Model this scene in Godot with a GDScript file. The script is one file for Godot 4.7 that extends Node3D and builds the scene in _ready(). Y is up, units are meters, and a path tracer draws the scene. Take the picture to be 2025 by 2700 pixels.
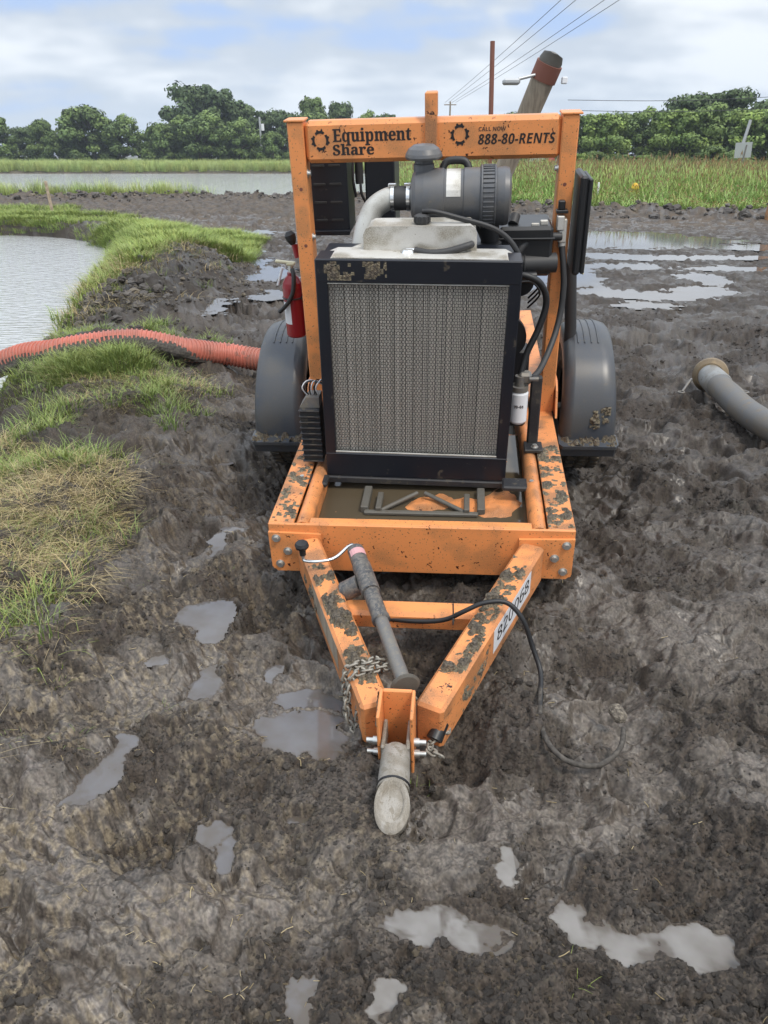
extends Node3D
# A towable pump parked on wet, churned mud beside a pond.

var rng := RandomNumberGenerator.new()
var M := {}
var fn := {}

# ---------------------------------------------------------------- small mesh kit
func st_new() -> SurfaceTool:
	var st := SurfaceTool.new()
	st.begin(Mesh.PRIMITIVE_TRIANGLES)
	return st

func tri(st: SurfaceTool, a: Vector3, b: Vector3, c: Vector3, n: Vector3) -> void:
	if (b - a).cross(c - a).dot(n) > 0.0:
		var t := b
		b = c
		c = t
	for v in [a, b, c]:
		st.set_normal(n)
		st.add_vertex(v)

func face(st: SurfaceTool, a: Vector3, b: Vector3, c: Vector3, out: Vector3) -> void:
	var n := (b - a).cross(c - a)
	if n.length_squared() < 1e-18:
		return
	n = n.normalized()
	if n.dot(out) < 0.0:
		n = -n
	tri(st, a, b, c, n)

func quad(st: SurfaceTool, a: Vector3, b: Vector3, c: Vector3, d: Vector3, out: Vector3) -> void:
	face(st, a, b, c, out)
	face(st, a, c, d, out)

# smooth-shaded triangle with its own normals
func tri3(st: SurfaceTool, p: Array, n: Array) -> void:
	var g: Vector3 = (p[1] - p[0]).cross(p[2] - p[0])
	var order := [0, 1, 2]
	if g.dot(n[0] + n[1] + n[2]) > 0.0:
		order = [0, 2, 1]
	for k in order:
		st.set_normal(n[k])
		st.add_vertex(p[k])

func box(st: SurfaceTool, c: Vector3, s: Vector3, bev := 0.004, bs := Basis.IDENTITY) -> void:
	var h := s * 0.5
	var b: float = minf(bev, minf(h.x, minf(h.y, h.z)) * 0.6)
	var P := func(k: int, sx: float, sy: float, sz: float) -> Vector3:
		var v := Vector3(sx * (h.x - (0.0 if k == 0 else b)), sy * (h.y - (0.0 if k == 1 else b)), sz * (h.z - (0.0 if k == 2 else b)))
		return c + bs * v
	var sg := [-1.0, 1.0]
	for q in sg:
		quad(st, P.call(0, q, -1, -1), P.call(0, q, 1, -1), P.call(0, q, 1, 1), P.call(0, q, -1, 1), bs * Vector3(q, 0, 0))
		quad(st, P.call(1, -1, q, -1), P.call(1, 1, q, -1), P.call(1, 1, q, 1), P.call(1, -1, q, 1), bs * Vector3(0, q, 0))
		quad(st, P.call(2, -1, -1, q), P.call(2, 1, -1, q), P.call(2, 1, 1, q), P.call(2, -1, 1, q), bs * Vector3(0, 0, q))
	if b <= 0.0002:
		return
	for q in sg:
		for r in sg:
			quad(st, P.call(0, q, r, -1), P.call(0, q, r, 1), P.call(1, q, r, 1), P.call(1, q, r, -1), bs * Vector3(q, r, 0))
			quad(st, P.call(0, q, -1, r), P.call(0, q, 1, r), P.call(2, q, 1, r), P.call(2, q, -1, r), bs * Vector3(q, 0, r))
			quad(st, P.call(1, -1, q, r), P.call(1, 1, q, r), P.call(2, 1, q, r), P.call(2, -1, q, r), bs * Vector3(0, q, r))
			for t in sg:
				face(st, P.call(0, q, r, t), P.call(1, q, r, t), P.call(2, q, r, t), bs * Vector3(q, r, t))

func frame_of(d: Vector3) -> Basis:
	var y := d.normalized()
	var x := y.cross(Vector3(0.31, 0.2, 0.93)).normalized()
	if y.cross(Vector3(0.31, 0.2, 0.93)).length() < 0.05:
		x = y.cross(Vector3.RIGHT).normalized()
	return Basis(x, y, x.cross(y))

func tube(st: SurfaceTool, pts: Array, r, segs := 12, caps := true) -> void:
	var n := pts.size()
	var ring := []
	var nor := []
	var bs := frame_of(pts[1] - pts[0])
	for i in n:
		var d: Vector3 = (pts[mini(i + 1, n - 1)] - pts[maxi(i - 1, 0)]).normalized()
		var x: Vector3 = (bs.x - d * bs.x.dot(d)).normalized()
		bs = Basis(x, d, x.cross(d))
		var rr: float = r[i] if r is Array else r
		var a := []
		var b := []
		for k in segs:
			var t := TAU * k / segs
			var v := bs.x * cos(t) + bs.z * sin(t)
			a.append(pts[i] + v * rr)
			b.append(v)
		ring.append(a)
		nor.append(b)
	for i in n - 1:
		for k in segs:
			var l := (k + 1) % segs
			tri3(st, [ring[i][k], ring[i][l], ring[i + 1][l]], [nor[i][k], nor[i][l], nor[i + 1][l]])
			tri3(st, [ring[i][k], ring[i + 1][l], ring[i + 1][k]], [nor[i][k], nor[i + 1][l], nor[i + 1][k]])
	if caps:
		for e in [0, n - 1]:
			var d: Vector3 = (pts[0] - pts[1]) if e == 0 else (pts[n - 1] - pts[n - 2])
			for k in segs:
				face(st, pts[e], ring[e][k], ring[e][(k + 1) % segs], d)

# curve through points
func smooth(pts: Array, per := 8) -> Array:
	var o := []
	for i in pts.size() - 1:
		var a: Vector3 = pts[maxi(i - 1, 0)]
		var d: Vector3 = pts[mini(i + 2, pts.size() - 1)]
		for k in per:
			o.append((pts[i] as Vector3).cubic_interpolate(pts[i + 1], a, d, float(k) / per))
	o.append(pts[-1])
	return o

# profile [[radius, height], ...] turned round the y of xf
func lathe(st: SurfaceTool, prof: Array, xf: Transform3D, segs := 24, sx := 1.0, sz := 1.0) -> void:
	for i in prof.size() - 1:
		var r0: float = prof[i][0]
		var r1: float = prof[i + 1][0]
		var y0: float = prof[i][1]
		var y1: float = prof[i + 1][1]
		var nr := y1 - y0
		var ny := r0 - r1
		for k in segs:
			var t0 := TAU * k / segs
			var t1 := TAU * (k + 1) / segs
			var c0 := Vector3(cos(t0) * sx, 0, sin(t0) * sz)
			var c1 := Vector3(cos(t1) * sx, 0, sin(t1) * sz)
			var n0 := (xf.basis * (Vector3(cos(t0), 0, sin(t0)) * nr + Vector3(0, ny, 0))).normalized()
			var n1 := (xf.basis * (Vector3(cos(t1), 0, sin(t1)) * nr + Vector3(0, ny, 0))).normalized()
			var p := [xf * (c0 * r0 + Vector3(0, y0, 0)), xf * (c1 * r0 + Vector3(0, y0, 0)), xf * (c1 * r1 + Vector3(0, y1, 0)), xf * (c0 * r1 + Vector3(0, y1, 0))]
			if r0 > 1e-6:
				tri3(st, [p[0], p[1], p[2]], [n0, n1, n1])
			if r1 > 1e-6:
				tri3(st, [p[0], p[2], p[3]], [n0, n1, n0])

# flat polygon pushed along z by depth, placed by xf
func prism(st: SurfaceTool, poly: PackedVector2Array, depth: float, xf: Transform3D) -> void:
	var idx := Geometry2D.triangulate_polygon(poly)
	for side in [0.0, 1.0]:
		var out := xf.basis * Vector3(0, 0, 1.0 if side > 0.5 else -1.0)
		for i in range(0, idx.size(), 3):
			var q := []
			for k in 3:
				var v := poly[idx[i + k]]
				q.append(xf * Vector3(v.x, v.y, depth * side))
			face(st, q[0], q[1], q[2], out)
	var cw := Geometry2D.is_polygon_clockwise(poly)
	for i in poly.size():
		var a := poly[i]
		var b := poly[(i + 1) % poly.size()]
		var e := (b - a)
		var o2 := Vector2(e.y, -e.x) * (-1.0 if cw else 1.0)
		quad(st, xf * Vector3(a.x, a.y, 0), xf * Vector3(b.x, b.y, 0), xf * Vector3(b.x, b.y, depth), xf * Vector3(a.x, a.y, depth), xf.basis * Vector3(o2.x, o2.y, 0))

func obj(called: String, st: SurfaceTool, m: Material, parent: Node3D = null) -> MeshInstance3D:
	var o := MeshInstance3D.new()
	o.mesh = st.commit()
	o.material_override = m
	o.name = called
	(parent if parent else self as Node3D).add_child(o, true)
	return o

var taken := {}
func numbered(called: String) -> String:
	var n: int = taken.get(called, 0)
	taken[called] = n + 1
	return called if n == 0 else "%s_%03d" % [called, n]

func tag(o: Node, label: String, category := "", group := "") -> Node:
	o.set_meta("label", label)
	if category:
		o.set_meta("category", category)
	if group:
		o.set_meta("group", group)
	return o

func thing(called: String, label: String, category: String, at := Vector3.ZERO, group := "") -> Node3D:
	var o := Node3D.new()
	o.name = numbered(called)
	add_child(o, true)
	o.position = at
	tag(o, label, category, group)
	return o

func struct(called: String, st: SurfaceTool, m: Material) -> MeshInstance3D:
	var o := obj(numbered(called), st, m)
	o.set_meta("kind", "structure")
	return o

# ---------------------------------------------------------------- materials
func noise(seed_: int, freq: float, octaves := 4, kind := FastNoiseLite.TYPE_SIMPLEX_SMOOTH, ridged := false) -> FastNoiseLite:
	var n := FastNoiseLite.new()
	n.seed = seed_
	n.frequency = freq
	n.noise_type = kind
	n.fractal_octaves = octaves
	n.fractal_type = FastNoiseLite.FRACTAL_NONE if octaves <= 1 else (FastNoiseLite.FRACTAL_RIDGED if ridged else FastNoiseLite.FRACTAL_FBM)
	return n

func lin(r: float, g: float, b: float) -> Color:
	return Color(r, g, b).linear_to_srgb()

# base paint with dirt film, spots and splashes; amounts 0..1
func dirt_tex(base: Color, dirt: Color, film: float, splash: float, spots: float, seed_: int, side := 512, chips := 0.0) -> ImageTexture:
	var a := noise(seed_, 0.006, 5).get_seamless_image(side, side).get_data()
	var b := noise(seed_ + 1, 0.016, 5).get_seamless_image(side, side).get_data()
	var c := noise(seed_ + 2, 0.09, 2).get_seamless_image(side, side).get_data()
	var d := noise(seed_ + 3, 0.22, 2).get_seamless_image(side, side).get_data()
	var out := PackedByteArray()
	out.resize(side * side * 3)
	var rust := Color(0.22, 0.1, 0.06)
	for i in side * side:
		var fa := a[i] / 255.0
		var fb := b[i] / 255.0
		var fc := c[i] / 255.0
		var fd := d[i] / 255.0
		var w := clampf(film * (0.25 + 1.1 * smoothstep(0.35, 0.75, fa)) * (0.6 + 0.8 * fd), 0, 1)
		if splash > 0.0:
			w = maxf(w, 0.95 * smoothstep(1.0 - splash, 1.04 - splash + 0.05, fb * 0.8 + fc * 0.12 + fd * 0.08))
		if spots > 0.0:
			w = maxf(w, 0.9 * smoothstep(1.0 - spots, 1.06 - spots, fc * 0.75 + fd * 0.25))
		var col := base.lerp(dirt.lerp(dirt * 0.6, fd), w)
		if chips > 0.0 and fc * 0.4 + fb * 0.6 > 1.0 - chips:
			col = rust
		out[i * 3] = int(clampf(col.r, 0, 1) * 255.0)
		out[i * 3 + 1] = int(clampf(col.g, 0, 1) * 255.0)
		out[i * 3 + 2] = int(clampf(col.b, 0, 1) * 255.0)
	return ImageTexture.create_from_image(Image.create_from_data(side, side, false, Image.FORMAT_RGB8, out))

func mat(called: String, col: Color, rough := 0.6, metal := 0.0, spec := 0.5) -> StandardMaterial3D:
	var m := StandardMaterial3D.new()
	m.resource_name = called
	m.albedo_color = col
	m.roughness = rough
	m.metallic = metal
	m.metallic_specular = spec
	M[called] = m
	return m

func tmat(called: String, tex: Texture2D, scale: float, rough := 0.6, metal := 0.0, bump: Texture2D = null, bump_cm := 0.05) -> StandardMaterial3D:
	var m := mat(called, Color.WHITE, rough, metal)
	m.albedo_texture = tex
	m.uv1_triplanar = true
	m.uv1_scale = Vector3.ONE * scale
	if bump:
		m.heightmap_enabled = true
		m.heightmap_texture = bump
		m.heightmap_scale = bump_cm
	return m

func ntex(n: FastNoiseLite, side: int, lo := Color.BLACK, hi := Color.WHITE, a := 0.0, b := 1.0) -> NoiseTexture2D:
	var t := NoiseTexture2D.new()
	t.width = side
	t.height = side
	t.seamless = true
	t.noise = n
	var g := Gradient.new()
	g.offsets = PackedFloat32Array([a, b])
	g.colors = PackedColorArray([lo, hi])
	t.color_ramp = g
	return t

# fine relief of churned mud: crumbs of several sizes over a soft grain
func mud_relief() -> ImageTexture:
	var side := 1024
	var n1 := noise(221, 0.035, 1, FastNoiseLite.TYPE_CELLULAR)
	var n2 := noise(222, 0.08, 1, FastNoiseLite.TYPE_CELLULAR)
	for n in [n1, n2]:
		n.cellular_return_type = FastNoiseLite.RETURN_DISTANCE
		n.domain_warp_enabled = true
		n.domain_warp_amplitude = 22.0
		n.domain_warp_frequency = 0.02
	var a := n1.get_seamless_image(side, side).get_data()
	var b := n2.get_seamless_image(side, side).get_data()
	var e := noise(225, 0.16, 3).get_seamless_image(side, side).get_data()
	var c := noise(223, 0.03, 6).get_seamless_image(side, side).get_data()
	var d := noise(224, 0.008, 3).get_seamless_image(side, side).get_data()
	var out := PackedByteArray()
	out.resize(side * side)
	for i in side * side:
		var w := smoothstep(95.0, 160.0, d[i])
		var v := w * (0.3 * (255 - a[i]) + 0.22 * (255 - b[i])) + (0.25 + 0.35 * (1.0 - w)) * c[i] + (0.15 + 0.17 * w) * e[i]
		out[i] = int(clampf(v, 0, 255))
	return ImageTexture.create_from_image(Image.create_from_data(side, side, false, Image.FORMAT_L8, out))

func make_materials() -> void:
	var mud := Color(0.36, 0.33, 0.29)
	var tan_mud := Color(0.50, 0.45, 0.36)
	var orange := lin(0.80, 0.293, 0.094)
	var fine := ntex(noise(5, 0.05, 4), 512)
	tmat("orange_paint", dirt_tex(orange, tan_mud, 0.2, 0.15, 0.26, 11, 512, 0.22), 1.6, 0.42)
	tmat("orange_dusty", dirt_tex(orange, mud, 0.34, 0.2, 0.27, 21, 512, 0.22), 1.6, 0.5)
	tmat("orange_muddy", dirt_tex(orange, tan_mud, 0.4, 0.4, 0.33, 31, 512, 0.2), 1.5, 0.6)
	tmat("black_paint", dirt_tex(lin(0.006, 0.008, 0.014), mud, 0.06, 0.23, 0.2, 41), 1.2, 0.36)
	tmat("black_dirty", dirt_tex(lin(0.012, 0.013, 0.017), mud, 0.4, 0.35, 0.3, 51), 2.0, 0.6)
	tmat("black_plastic", dirt_tex(lin(0.014, 0.015, 0.017), mud, 0.08, 0.12, 0.15, 61), 2.0, 0.4)
	tmat("grey_plastic", dirt_tex(lin(0.05, 0.054, 0.062), lin(0.16, 0.14, 0.11), 0.3, 0.2, 0.2, 71), 1.5, 0.42)
	tmat("cleaner_plastic", dirt_tex(lin(0.085, 0.092, 0.105), lin(0.21, 0.19, 0.165), 0.45, 0.26, 0.26, 76), 2.4, 0.42)
	tmat("fender_plastic", dirt_tex(lin(0.048, 0.057, 0.074), lin(0.17, 0.145, 0.11), 0.36, 0.26, 0.26, 81), 1.4, 0.36)
	tmat("aluminium", dirt_tex(lin(0.66, 0.65, 0.62), lin(0.40, 0.35, 0.26), 0.5, 0.24, 0.2, 91), 1.7, 0.42, 0.3)
	tmat("steel_pipe", dirt_tex(lin(0.6, 0.6, 0.57), lin(0.42, 0.38, 0.31), 0.35, 0.2, 0.2, 95), 2.0, 0.4, 0.35)
	tmat("worn_steel", dirt_tex(lin(0.15, 0.15, 0.155), lin(0.36, 0.32, 0.26), 0.6, 0.42, 0.36, 101), 7.0, 0.5, 0.35)
	tmat("jack_paint", dirt_tex(lin(0.05, 0.055, 0.065), lin(0.34, 0.30, 0.25), 0.5, 0.46, 0.38, 111), 7.0, 0.5, 0.2)
	tmat("cast_iron", dirt_tex(lin(0.34, 0.32, 0.29), lin(0.30, 0.26, 0.2), 0.6, 0.4, 0.3, 121), 4.0, 0.6, 0.15, fine, 0.12)
	tmat("muddy_steel", dirt_tex(lin(0.12, 0.115, 0.1), lin(0.17, 0.15, 0.12), 0.5, 0.4, 0.3, 125), 3.0, 0.6, 0.1)
	mat("zinc", lin(0.6, 0.6, 0.57), 0.35, 0.8)
	mat("chrome", lin(0.75, 0.75, 0.74), 0.2, 0.95)
	mat("engine_black", lin(0.008, 0.008, 0.01), 0.45)
	mat("rubber", lin(0.013, 0.013, 0.014), 0.5)
	mat("rubber_grey", lin(0.035, 0.035, 0.036), 0.55)
	tmat("tyre_rubber", dirt_tex(lin(0.014, 0.014, 0.014), lin(0.15, 0.115, 0.07), 0.5, 0.5, 0.36, 131), 2.0, 0.85)
	mat("print_black", lin(0.016, 0.013, 0.013), 0.5)
	mat("worn_print", lin(0.06, 0.035, 0.025), 0.6)
	mat("white_label", lin(0.66, 0.66, 0.68), 0.5)
	mat("pink_label", lin(0.6, 0.32, 0.33), 0.5)
	mat("white_paint", lin(0.72, 0.73, 0.75), 0.35)
	tmat("red_paint", dirt_tex(lin(0.25, 0.006, 0.012), lin(0.2, 0.1, 0.09), 0.12, 0.1, 0.15, 141), 2.0, 0.3)
	mat("cream", lin(0.62, 0.58, 0.40), 0.5)
	mat("fin_metal", Color.WHITE, 0.5, 0.1).vertex_color_use_as_albedo = true
	mat("core_dark", lin(0.03, 0.03, 0.03), 0.8)
	mat("guard", lin(0.03, 0.03, 0.03), 0.5)
	tmat("hose_orange", dirt_tex(lin(0.56, 0.15, 0.10), lin(0.20, 0.14, 0.11), 0.36, 0.3, 0.2, 151), 1.1, 0.5)
	tmat("hose_grey", dirt_tex(lin(0.11, 0.112, 0.115), lin(0.24, 0.19, 0.13), 0.42, 0.34, 0.28, 161), 1.3, 0.5)
	tmat("dull_metal", dirt_tex(lin(0.30, 0.31, 0.31), lin(0.22, 0.18, 0.13), 0.4, 0.3, 0.3, 185), 2.0, 0.5, 0.3)
	tmat("galv_tan", dirt_tex(lin(0.3, 0.225, 0.13), lin(0.2, 0.15, 0.1), 0.5, 0.3, 0.3, 187), 3.0, 0.6, 0.1)
	tmat("pole_wood", dirt_tex(lin(0.37, 0.31, 0.235), lin(0.24, 0.185, 0.13), 0.5, 0.25, 0.2, 171), 0.5, 0.9)
	(M.pole_wood as StandardMaterial3D).uv1_scale = Vector3(3.0, 0.35, 3.0)
	tmat("stake_wood", dirt_tex(lin(0.5, 0.4, 0.29), lin(0.3, 0.22, 0.15), 0.4, 0.2, 0.2, 175), 2.0, 0.9)
	tmat("post_brown", dirt_tex(lin(0.42, 0.21, 0.09), lin(0.28, 0.16, 0.08), 0.5, 0.2, 0.2, 177), 2.0, 0.9)
	mat("rust_steel", lin(0.2, 0.075, 0.05), 0.7, 0.2)
	mat("sign_grey", lin(0.46, 0.47, 0.47), 0.4, 0.5)
	mat("stop_red", lin(0.5, 0.06, 0.07), 0.5)
	mat("yellow_paint", lin(0.75, 0.45, 0.02), 0.45)
	mat("wire", lin(0.05, 0.05, 0.055), 0.6)
	# mud that sticks to the machine
	var m := mat("stuck_mud", Color.WHITE, 0.75)
	m.vertex_color_use_as_albedo = true
	m.albedo_texture = ntex(noise(7, 0.03, 5), 512, lin(0.075, 0.063, 0.05), lin(0.25, 0.215, 0.165), 0.28, 0.72)
	m.uv1_triplanar = true
	m.uv1_scale = Vector3.ONE * 5.0
	m.heightmap_enabled = true
	m.heightmap_texture = ntex(noise(8, 0.06, 5), 512)
	m.heightmap_scale = 0.5
	m = mat("dark_mud", Color.WHITE, 0.8)
	m.albedo_texture = ntex(noise(17, 0.03, 5), 512, lin(0.03, 0.026, 0.022), lin(0.10, 0.088, 0.074), 0.25, 0.75)
	m.uv1_triplanar = true
	m.uv1_scale = Vector3.ONE * 3.0
	# the ground: vertex colours times a fine grain, wet and dry gloss, fine relief
	var grain := mud_relief()
	var tint := ntex(noise(201, 0.1, 5), 1024, lin(0.36, 0.345, 0.33), lin(1.04, 1.0, 0.95), 0.26, 0.74)
	for k in [["mud", 0.66, 1.0, 0.95], ["wet_mud", 0.36, 0.75, 0.35]]:
		m = mat(k[0], Color.WHITE, 1.0)
		m.vertex_color_use_as_albedo = true
		m.albedo_texture = tint
		m.roughness_texture = ntex(noise(203, 0.008, 5), 512, Color(k[1], k[1], k[1]), Color(k[2], k[2], k[2]), 0.36, 0.62)
		m.heightmap_enabled = true
		m.heightmap_texture = grain
		m.heightmap_scale = k[3]
		m.uv1_triplanar = true
		m.uv1_world_triplanar = true
		m.uv1_scale = Vector3.ONE * 0.9
	# water
	m = mat("puddle_water", Color.WHITE, 0.05)
	m.vertex_color_use_as_albedo = true
	m = mat("pond_water", lin(0.42, 0.43, 0.425), 0.06)
	m.heightmap_enabled = true
	var w := noise(301, 0.03, 3)
	m.heightmap_texture = ntex(w, 512)
	m.uv1_triplanar = true
	m.uv1_world_triplanar = true
	m.uv1_scale = Vector3(0.22, 0.5, 0.7)
	m.heightmap_scale = 1.5
	m = mat("pan_water", lin(0.085, 0.066, 0.042), 0.07)
	m.heightmap_enabled = false
	# plants
	for k in [["blade_green", 0.35], ["blade_dry", 0.3], ["leaf", 0.3], ["field_grass", 0.3]]:
		m = mat(k[0], Color.WHITE, 0.6, 0.0, 0.35)
		m.vertex_color_use_as_albedo = true
		m.backlight_enabled = true
		m.backlight = Color(k[1], k[1], k[1])
	tmat("bark", dirt_tex(lin(0.11, 0.09, 0.07), lin(0.05, 0.045, 0.035), 0.5, 0.3, 0.2, 181), 0.7, 0.9)

# ---------------------------------------------------------------- the sky
func sky_image() -> ImageTexture:
	var w := 2048
	var h := 1024
	var n1 := noise(61, 0.62, 6)
	var n2 := noise(62, 1.7, 5)
	var n3 := noise(63, 0.5, 3)
	var n4 := noise(64, 3.6, 6)
	var data := PackedFloat32Array()
	data.resize(w * h * 3)
	for j in h:
		var el := (0.5 - (j + 0.5) / h) * PI
		var y := sin(el)
		for i in w:
			var k := (j * w + i) * 3
			if y < 0.0:
				data[k] = 0.16
				data[k + 1] = 0.15
				data[k + 2] = 0.14
				continue
			var az := ((i + 0.5) / w - 0.5) * TAU
			var c := cos(el)
			var q := 1.0 / (y + 0.16)
			var px := sin(az) * c * q
			var pz := cos(az) * c * q * 1.5
			var a := n1.get_noise_2d(px + 3.1, pz)
			var b := n2.get_noise_2d(px * 1.1, pz * 1.3 + 9.0)
			var g := n3.get_noise_2d(px, pz + 40.0)
			var puff := n4.get_noise_3d(sin(az) * c, y * 2.1, cos(az) * c)
			var cover := smoothstep(-0.34, -0.02, 0.6 * a + 0.3 * g + 0.1 * b + 0.75 * puff + 0.2)
			var bright := smoothstep(-0.3, 0.45, b * 0.35 + a * 0.35 + puff * 1.0 + 0.05)
			var blue := Color(0.33, 0.45, 0.68)
			var grey := Color(0.44, 0.495, 0.57)
			var white := Color(0.70, 0.735, 0.775)
			var col := blue.lerp(grey.lerp(white, bright), cover)
			var haze := Color(0.47, 0.555, 0.66)
			col = col.lerp(haze, 0.85 * exp(-y * 13.0))
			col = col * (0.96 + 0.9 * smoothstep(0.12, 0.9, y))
			data[k] = col.r
			data[k + 1] = col.g
			data[k + 2] = col.b
	return ImageTexture.create_from_image(Image.create_from_data(w, h, false, Image.FORMAT_RGBF, data.to_byte_array()))

# ---------------------------------------------------------------- the ground
const NEAR_PUDDLES := [
	[[-0.650, -2.310, 0.096, 0.079], [-0.590, -2.240, 0.049, 0.081], [-0.600, -2.160, 0.044, 0.055]],
	[[-0.560, -1.950, 0.044, 0.090], [-0.570, -1.900, 0.031, 0.041]],
	[[-0.720, -2.000, 0.036, 0.032]],
	[[-0.360, -2.020, 0.019, 0.050]],
	[[-0.230, -1.880, 0.094, 0.068]],
	[[-0.250, -1.730, 0.107, 0.077], [-0.170, -1.680, 0.059, 0.063]],
	[[-0.720, -1.650, 0.028, 0.042], [-0.730, -1.580, 0.033, 0.045], [-0.740, -1.510, 0.044, 0.052], [-0.760, -1.460, 0.042, 0.036]],
	[[-0.420, -1.370, 0.040, 0.046], [-0.370, -1.300, 0.028, 0.051]],
	[[-0.210, -1.400, 0.025, 0.022]],
	[[0.050, -1.120, 0.068, 0.045], [0.130, -1.110, 0.070, 0.045], [0.220, -1.090, 0.057, 0.046], [0.250, -1.060, 0.024, 0.026]],
	[[0.280, -1.240, 0.029, 0.047]],
	[[0.410, -1.130, 0.032, 0.038], [0.460, -1.100, 0.050, 0.039], [0.530, -1.070, 0.068, 0.039], [0.600, -1.070, 0.068, 0.039], [0.680, -1.070, 0.054, 0.048], [0.690, -1.040, 0.029, 0.035]],
	[[0.020, -0.980, 0.028, 0.020], [0.000, -0.940, 0.023, 0.037]],
	[[-0.160, -0.990, 0.033, 0.033], [-0.160, -0.940, 0.036, 0.043]],
	[[-0.690, -2.800, 0.030, 0.10], [-0.650, -2.950, 0.045, 0.04]],
	[[-0.840, -3.740, 0.032, 0.039]],
]
const FAR_PUDDLES := [
	[[-1.66, -7.68, 0.11, 0.36]],
	[[-2.42, -13.09, 0.36, 0.62]],
	[[-1.54, -10.75, 0.26, 0.70], [-1.87, -11.94, 0.16, 0.45]],
	[[-1.25, -8.78, 0.18, 0.34]],
	[[-3.2, -17.2, 0.9, 0.5]],
	[[4.6, -15.7, 1.7, 1.5], [3.2, -15.6, 1.4, 1.4], [5.9, -15.3, 0.9, 0.35], [6.6, -14.2, 0.9, 0.4]],
	[[2.6, -13.2, 1.3, 0.45], [4.6, -12.9, 1.2, 0.35], [6.4, -12.9, 1.4, 0.22]],
	[[2.5, -11.0, 0.45, 1.1], [2.7, -9.5, 0.5, 0.33], [3.3, -9.2, 0.55, 0.25], [3.9, -9.6, 0.4, 0.35], [4.3, -10.6, 0.35, 0.55], [3.6, -11.9, 0.7, 0.33], [5.0, -11.6, 0.5, 0.3], [1.6, -10.2, 0.5, 0.5], [2.9, -8.6, 0.35, 0.18]],
]
var pond_edge := Curve.new()
var crest := Curve.new()

func setup_ground() -> void:
	pond_edge.min_domain = 0.0
	pond_edge.max_domain = 24.0
	pond_edge.min_value = -40.0
	pond_edge.max_value = 10.0
	for p in [[0, -2.1], [2.5, -2.05], [4.0, -2.15], [5.0, -2.6], [5.7, -2.75], [6.2, -2.7], [7.0, -2.75], [7.6, -2.9], [8.3, -3.15], [9.1, -3.3], [10.3, -3.55], [11.9, -3.9], [14.9, -4.7], [16.4, -5.5], [18.2, -7.0], [19.4, -9.4], [20.4, -22.0], [21.0, -40.0]]:
		pond_edge.add_point(Vector2(p[0], p[1]), 0, 0, Curve.TANGENT_LINEAR, Curve.TANGENT_LINEAR)
	crest.min_domain = 0.0
	crest.max_domain = 24.0
	for p in [[0, 0.06], [3, 0.10], [4.6, 0.18], [5.6, 0.3], [6.4, 0.2], [7.4, 0.2], [9.5, 0.34], [12, 0.34], [15, 0.24], [18, 0.14], [21, 0.06]]:
		crest.add_point(Vector2(p[0], p[1]), 0, 0, Curve.TANGENT_LINEAR, Curve.TANGENT_LINEAR)
	fn.low = noise(401, 0.45, 3)
	fn.mid = noise(402, 1.7, 3)
	fn.patch = noise(418, 4.5, 3)
	fn.grit = noise(417, 52.0, 3)
	fn.dent = noise(412, 2.3, 1, FastNoiseLite.TYPE_CELLULAR)
	fn.dent.cellular_return_type = FastNoiseLite.RETURN_DISTANCE
	fn.crack = noise(414, 15.0, 1, FastNoiseLite.TYPE_CELLULAR)
	fn.crack.cellular_return_type = FastNoiseLite.RETURN_DISTANCE2_SUB
	fn.crack2 = noise(415, 34.0, 1, FastNoiseLite.TYPE_CELLULAR)
	fn.crack2.cellular_return_type = FastNoiseLite.RETURN_DISTANCE2_SUB
	fn.lip = noise(416, 3.4, 3)
	fn.smear = noise(413, 2.2, 3)
	fn.clod = noise(403, 13.0, 1, FastNoiseLite.TYPE_CELLULAR)
	fn.clod.cellular_return_type = FastNoiseLite.RETURN_DISTANCE
	fn.clod.domain_warp_enabled = false
	fn.clod2 = noise(404, 27.0, 1, FastNoiseLite.TYPE_CELLULAR)
	fn.clod2.cellular_return_type = FastNoiseLite.RETURN_DISTANCE
	fn.ridge = noise(405, 5.5, 4, FastNoiseLite.TYPE_SIMPLEX_SMOOTH, true)
	fn.fine = noise(406, 22.0, 4)
	fn.mask = noise(407, 1.3, 3)
	fn.tint = noise(408, 3.1, 4)
	fn.warp = noise(409, 6.0, 2)
	fn.berm = noise(410, 0.9, 3)
	fn.edge = noise(411, 9.0, 4)
	fn.edge.fractal_gain = 0.62

func pond_d(x: float, z: float) -> float:
	var t := -z
	if t > 21.0:
		return 50.0 if x > -7.0 else -9.0
	return x - pond_edge.sample_baked(clampf(t, 0.0, 21.0)) + 0.18 * fn.mid.get_noise_2d(x * 0.6, z * 0.6)

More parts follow.
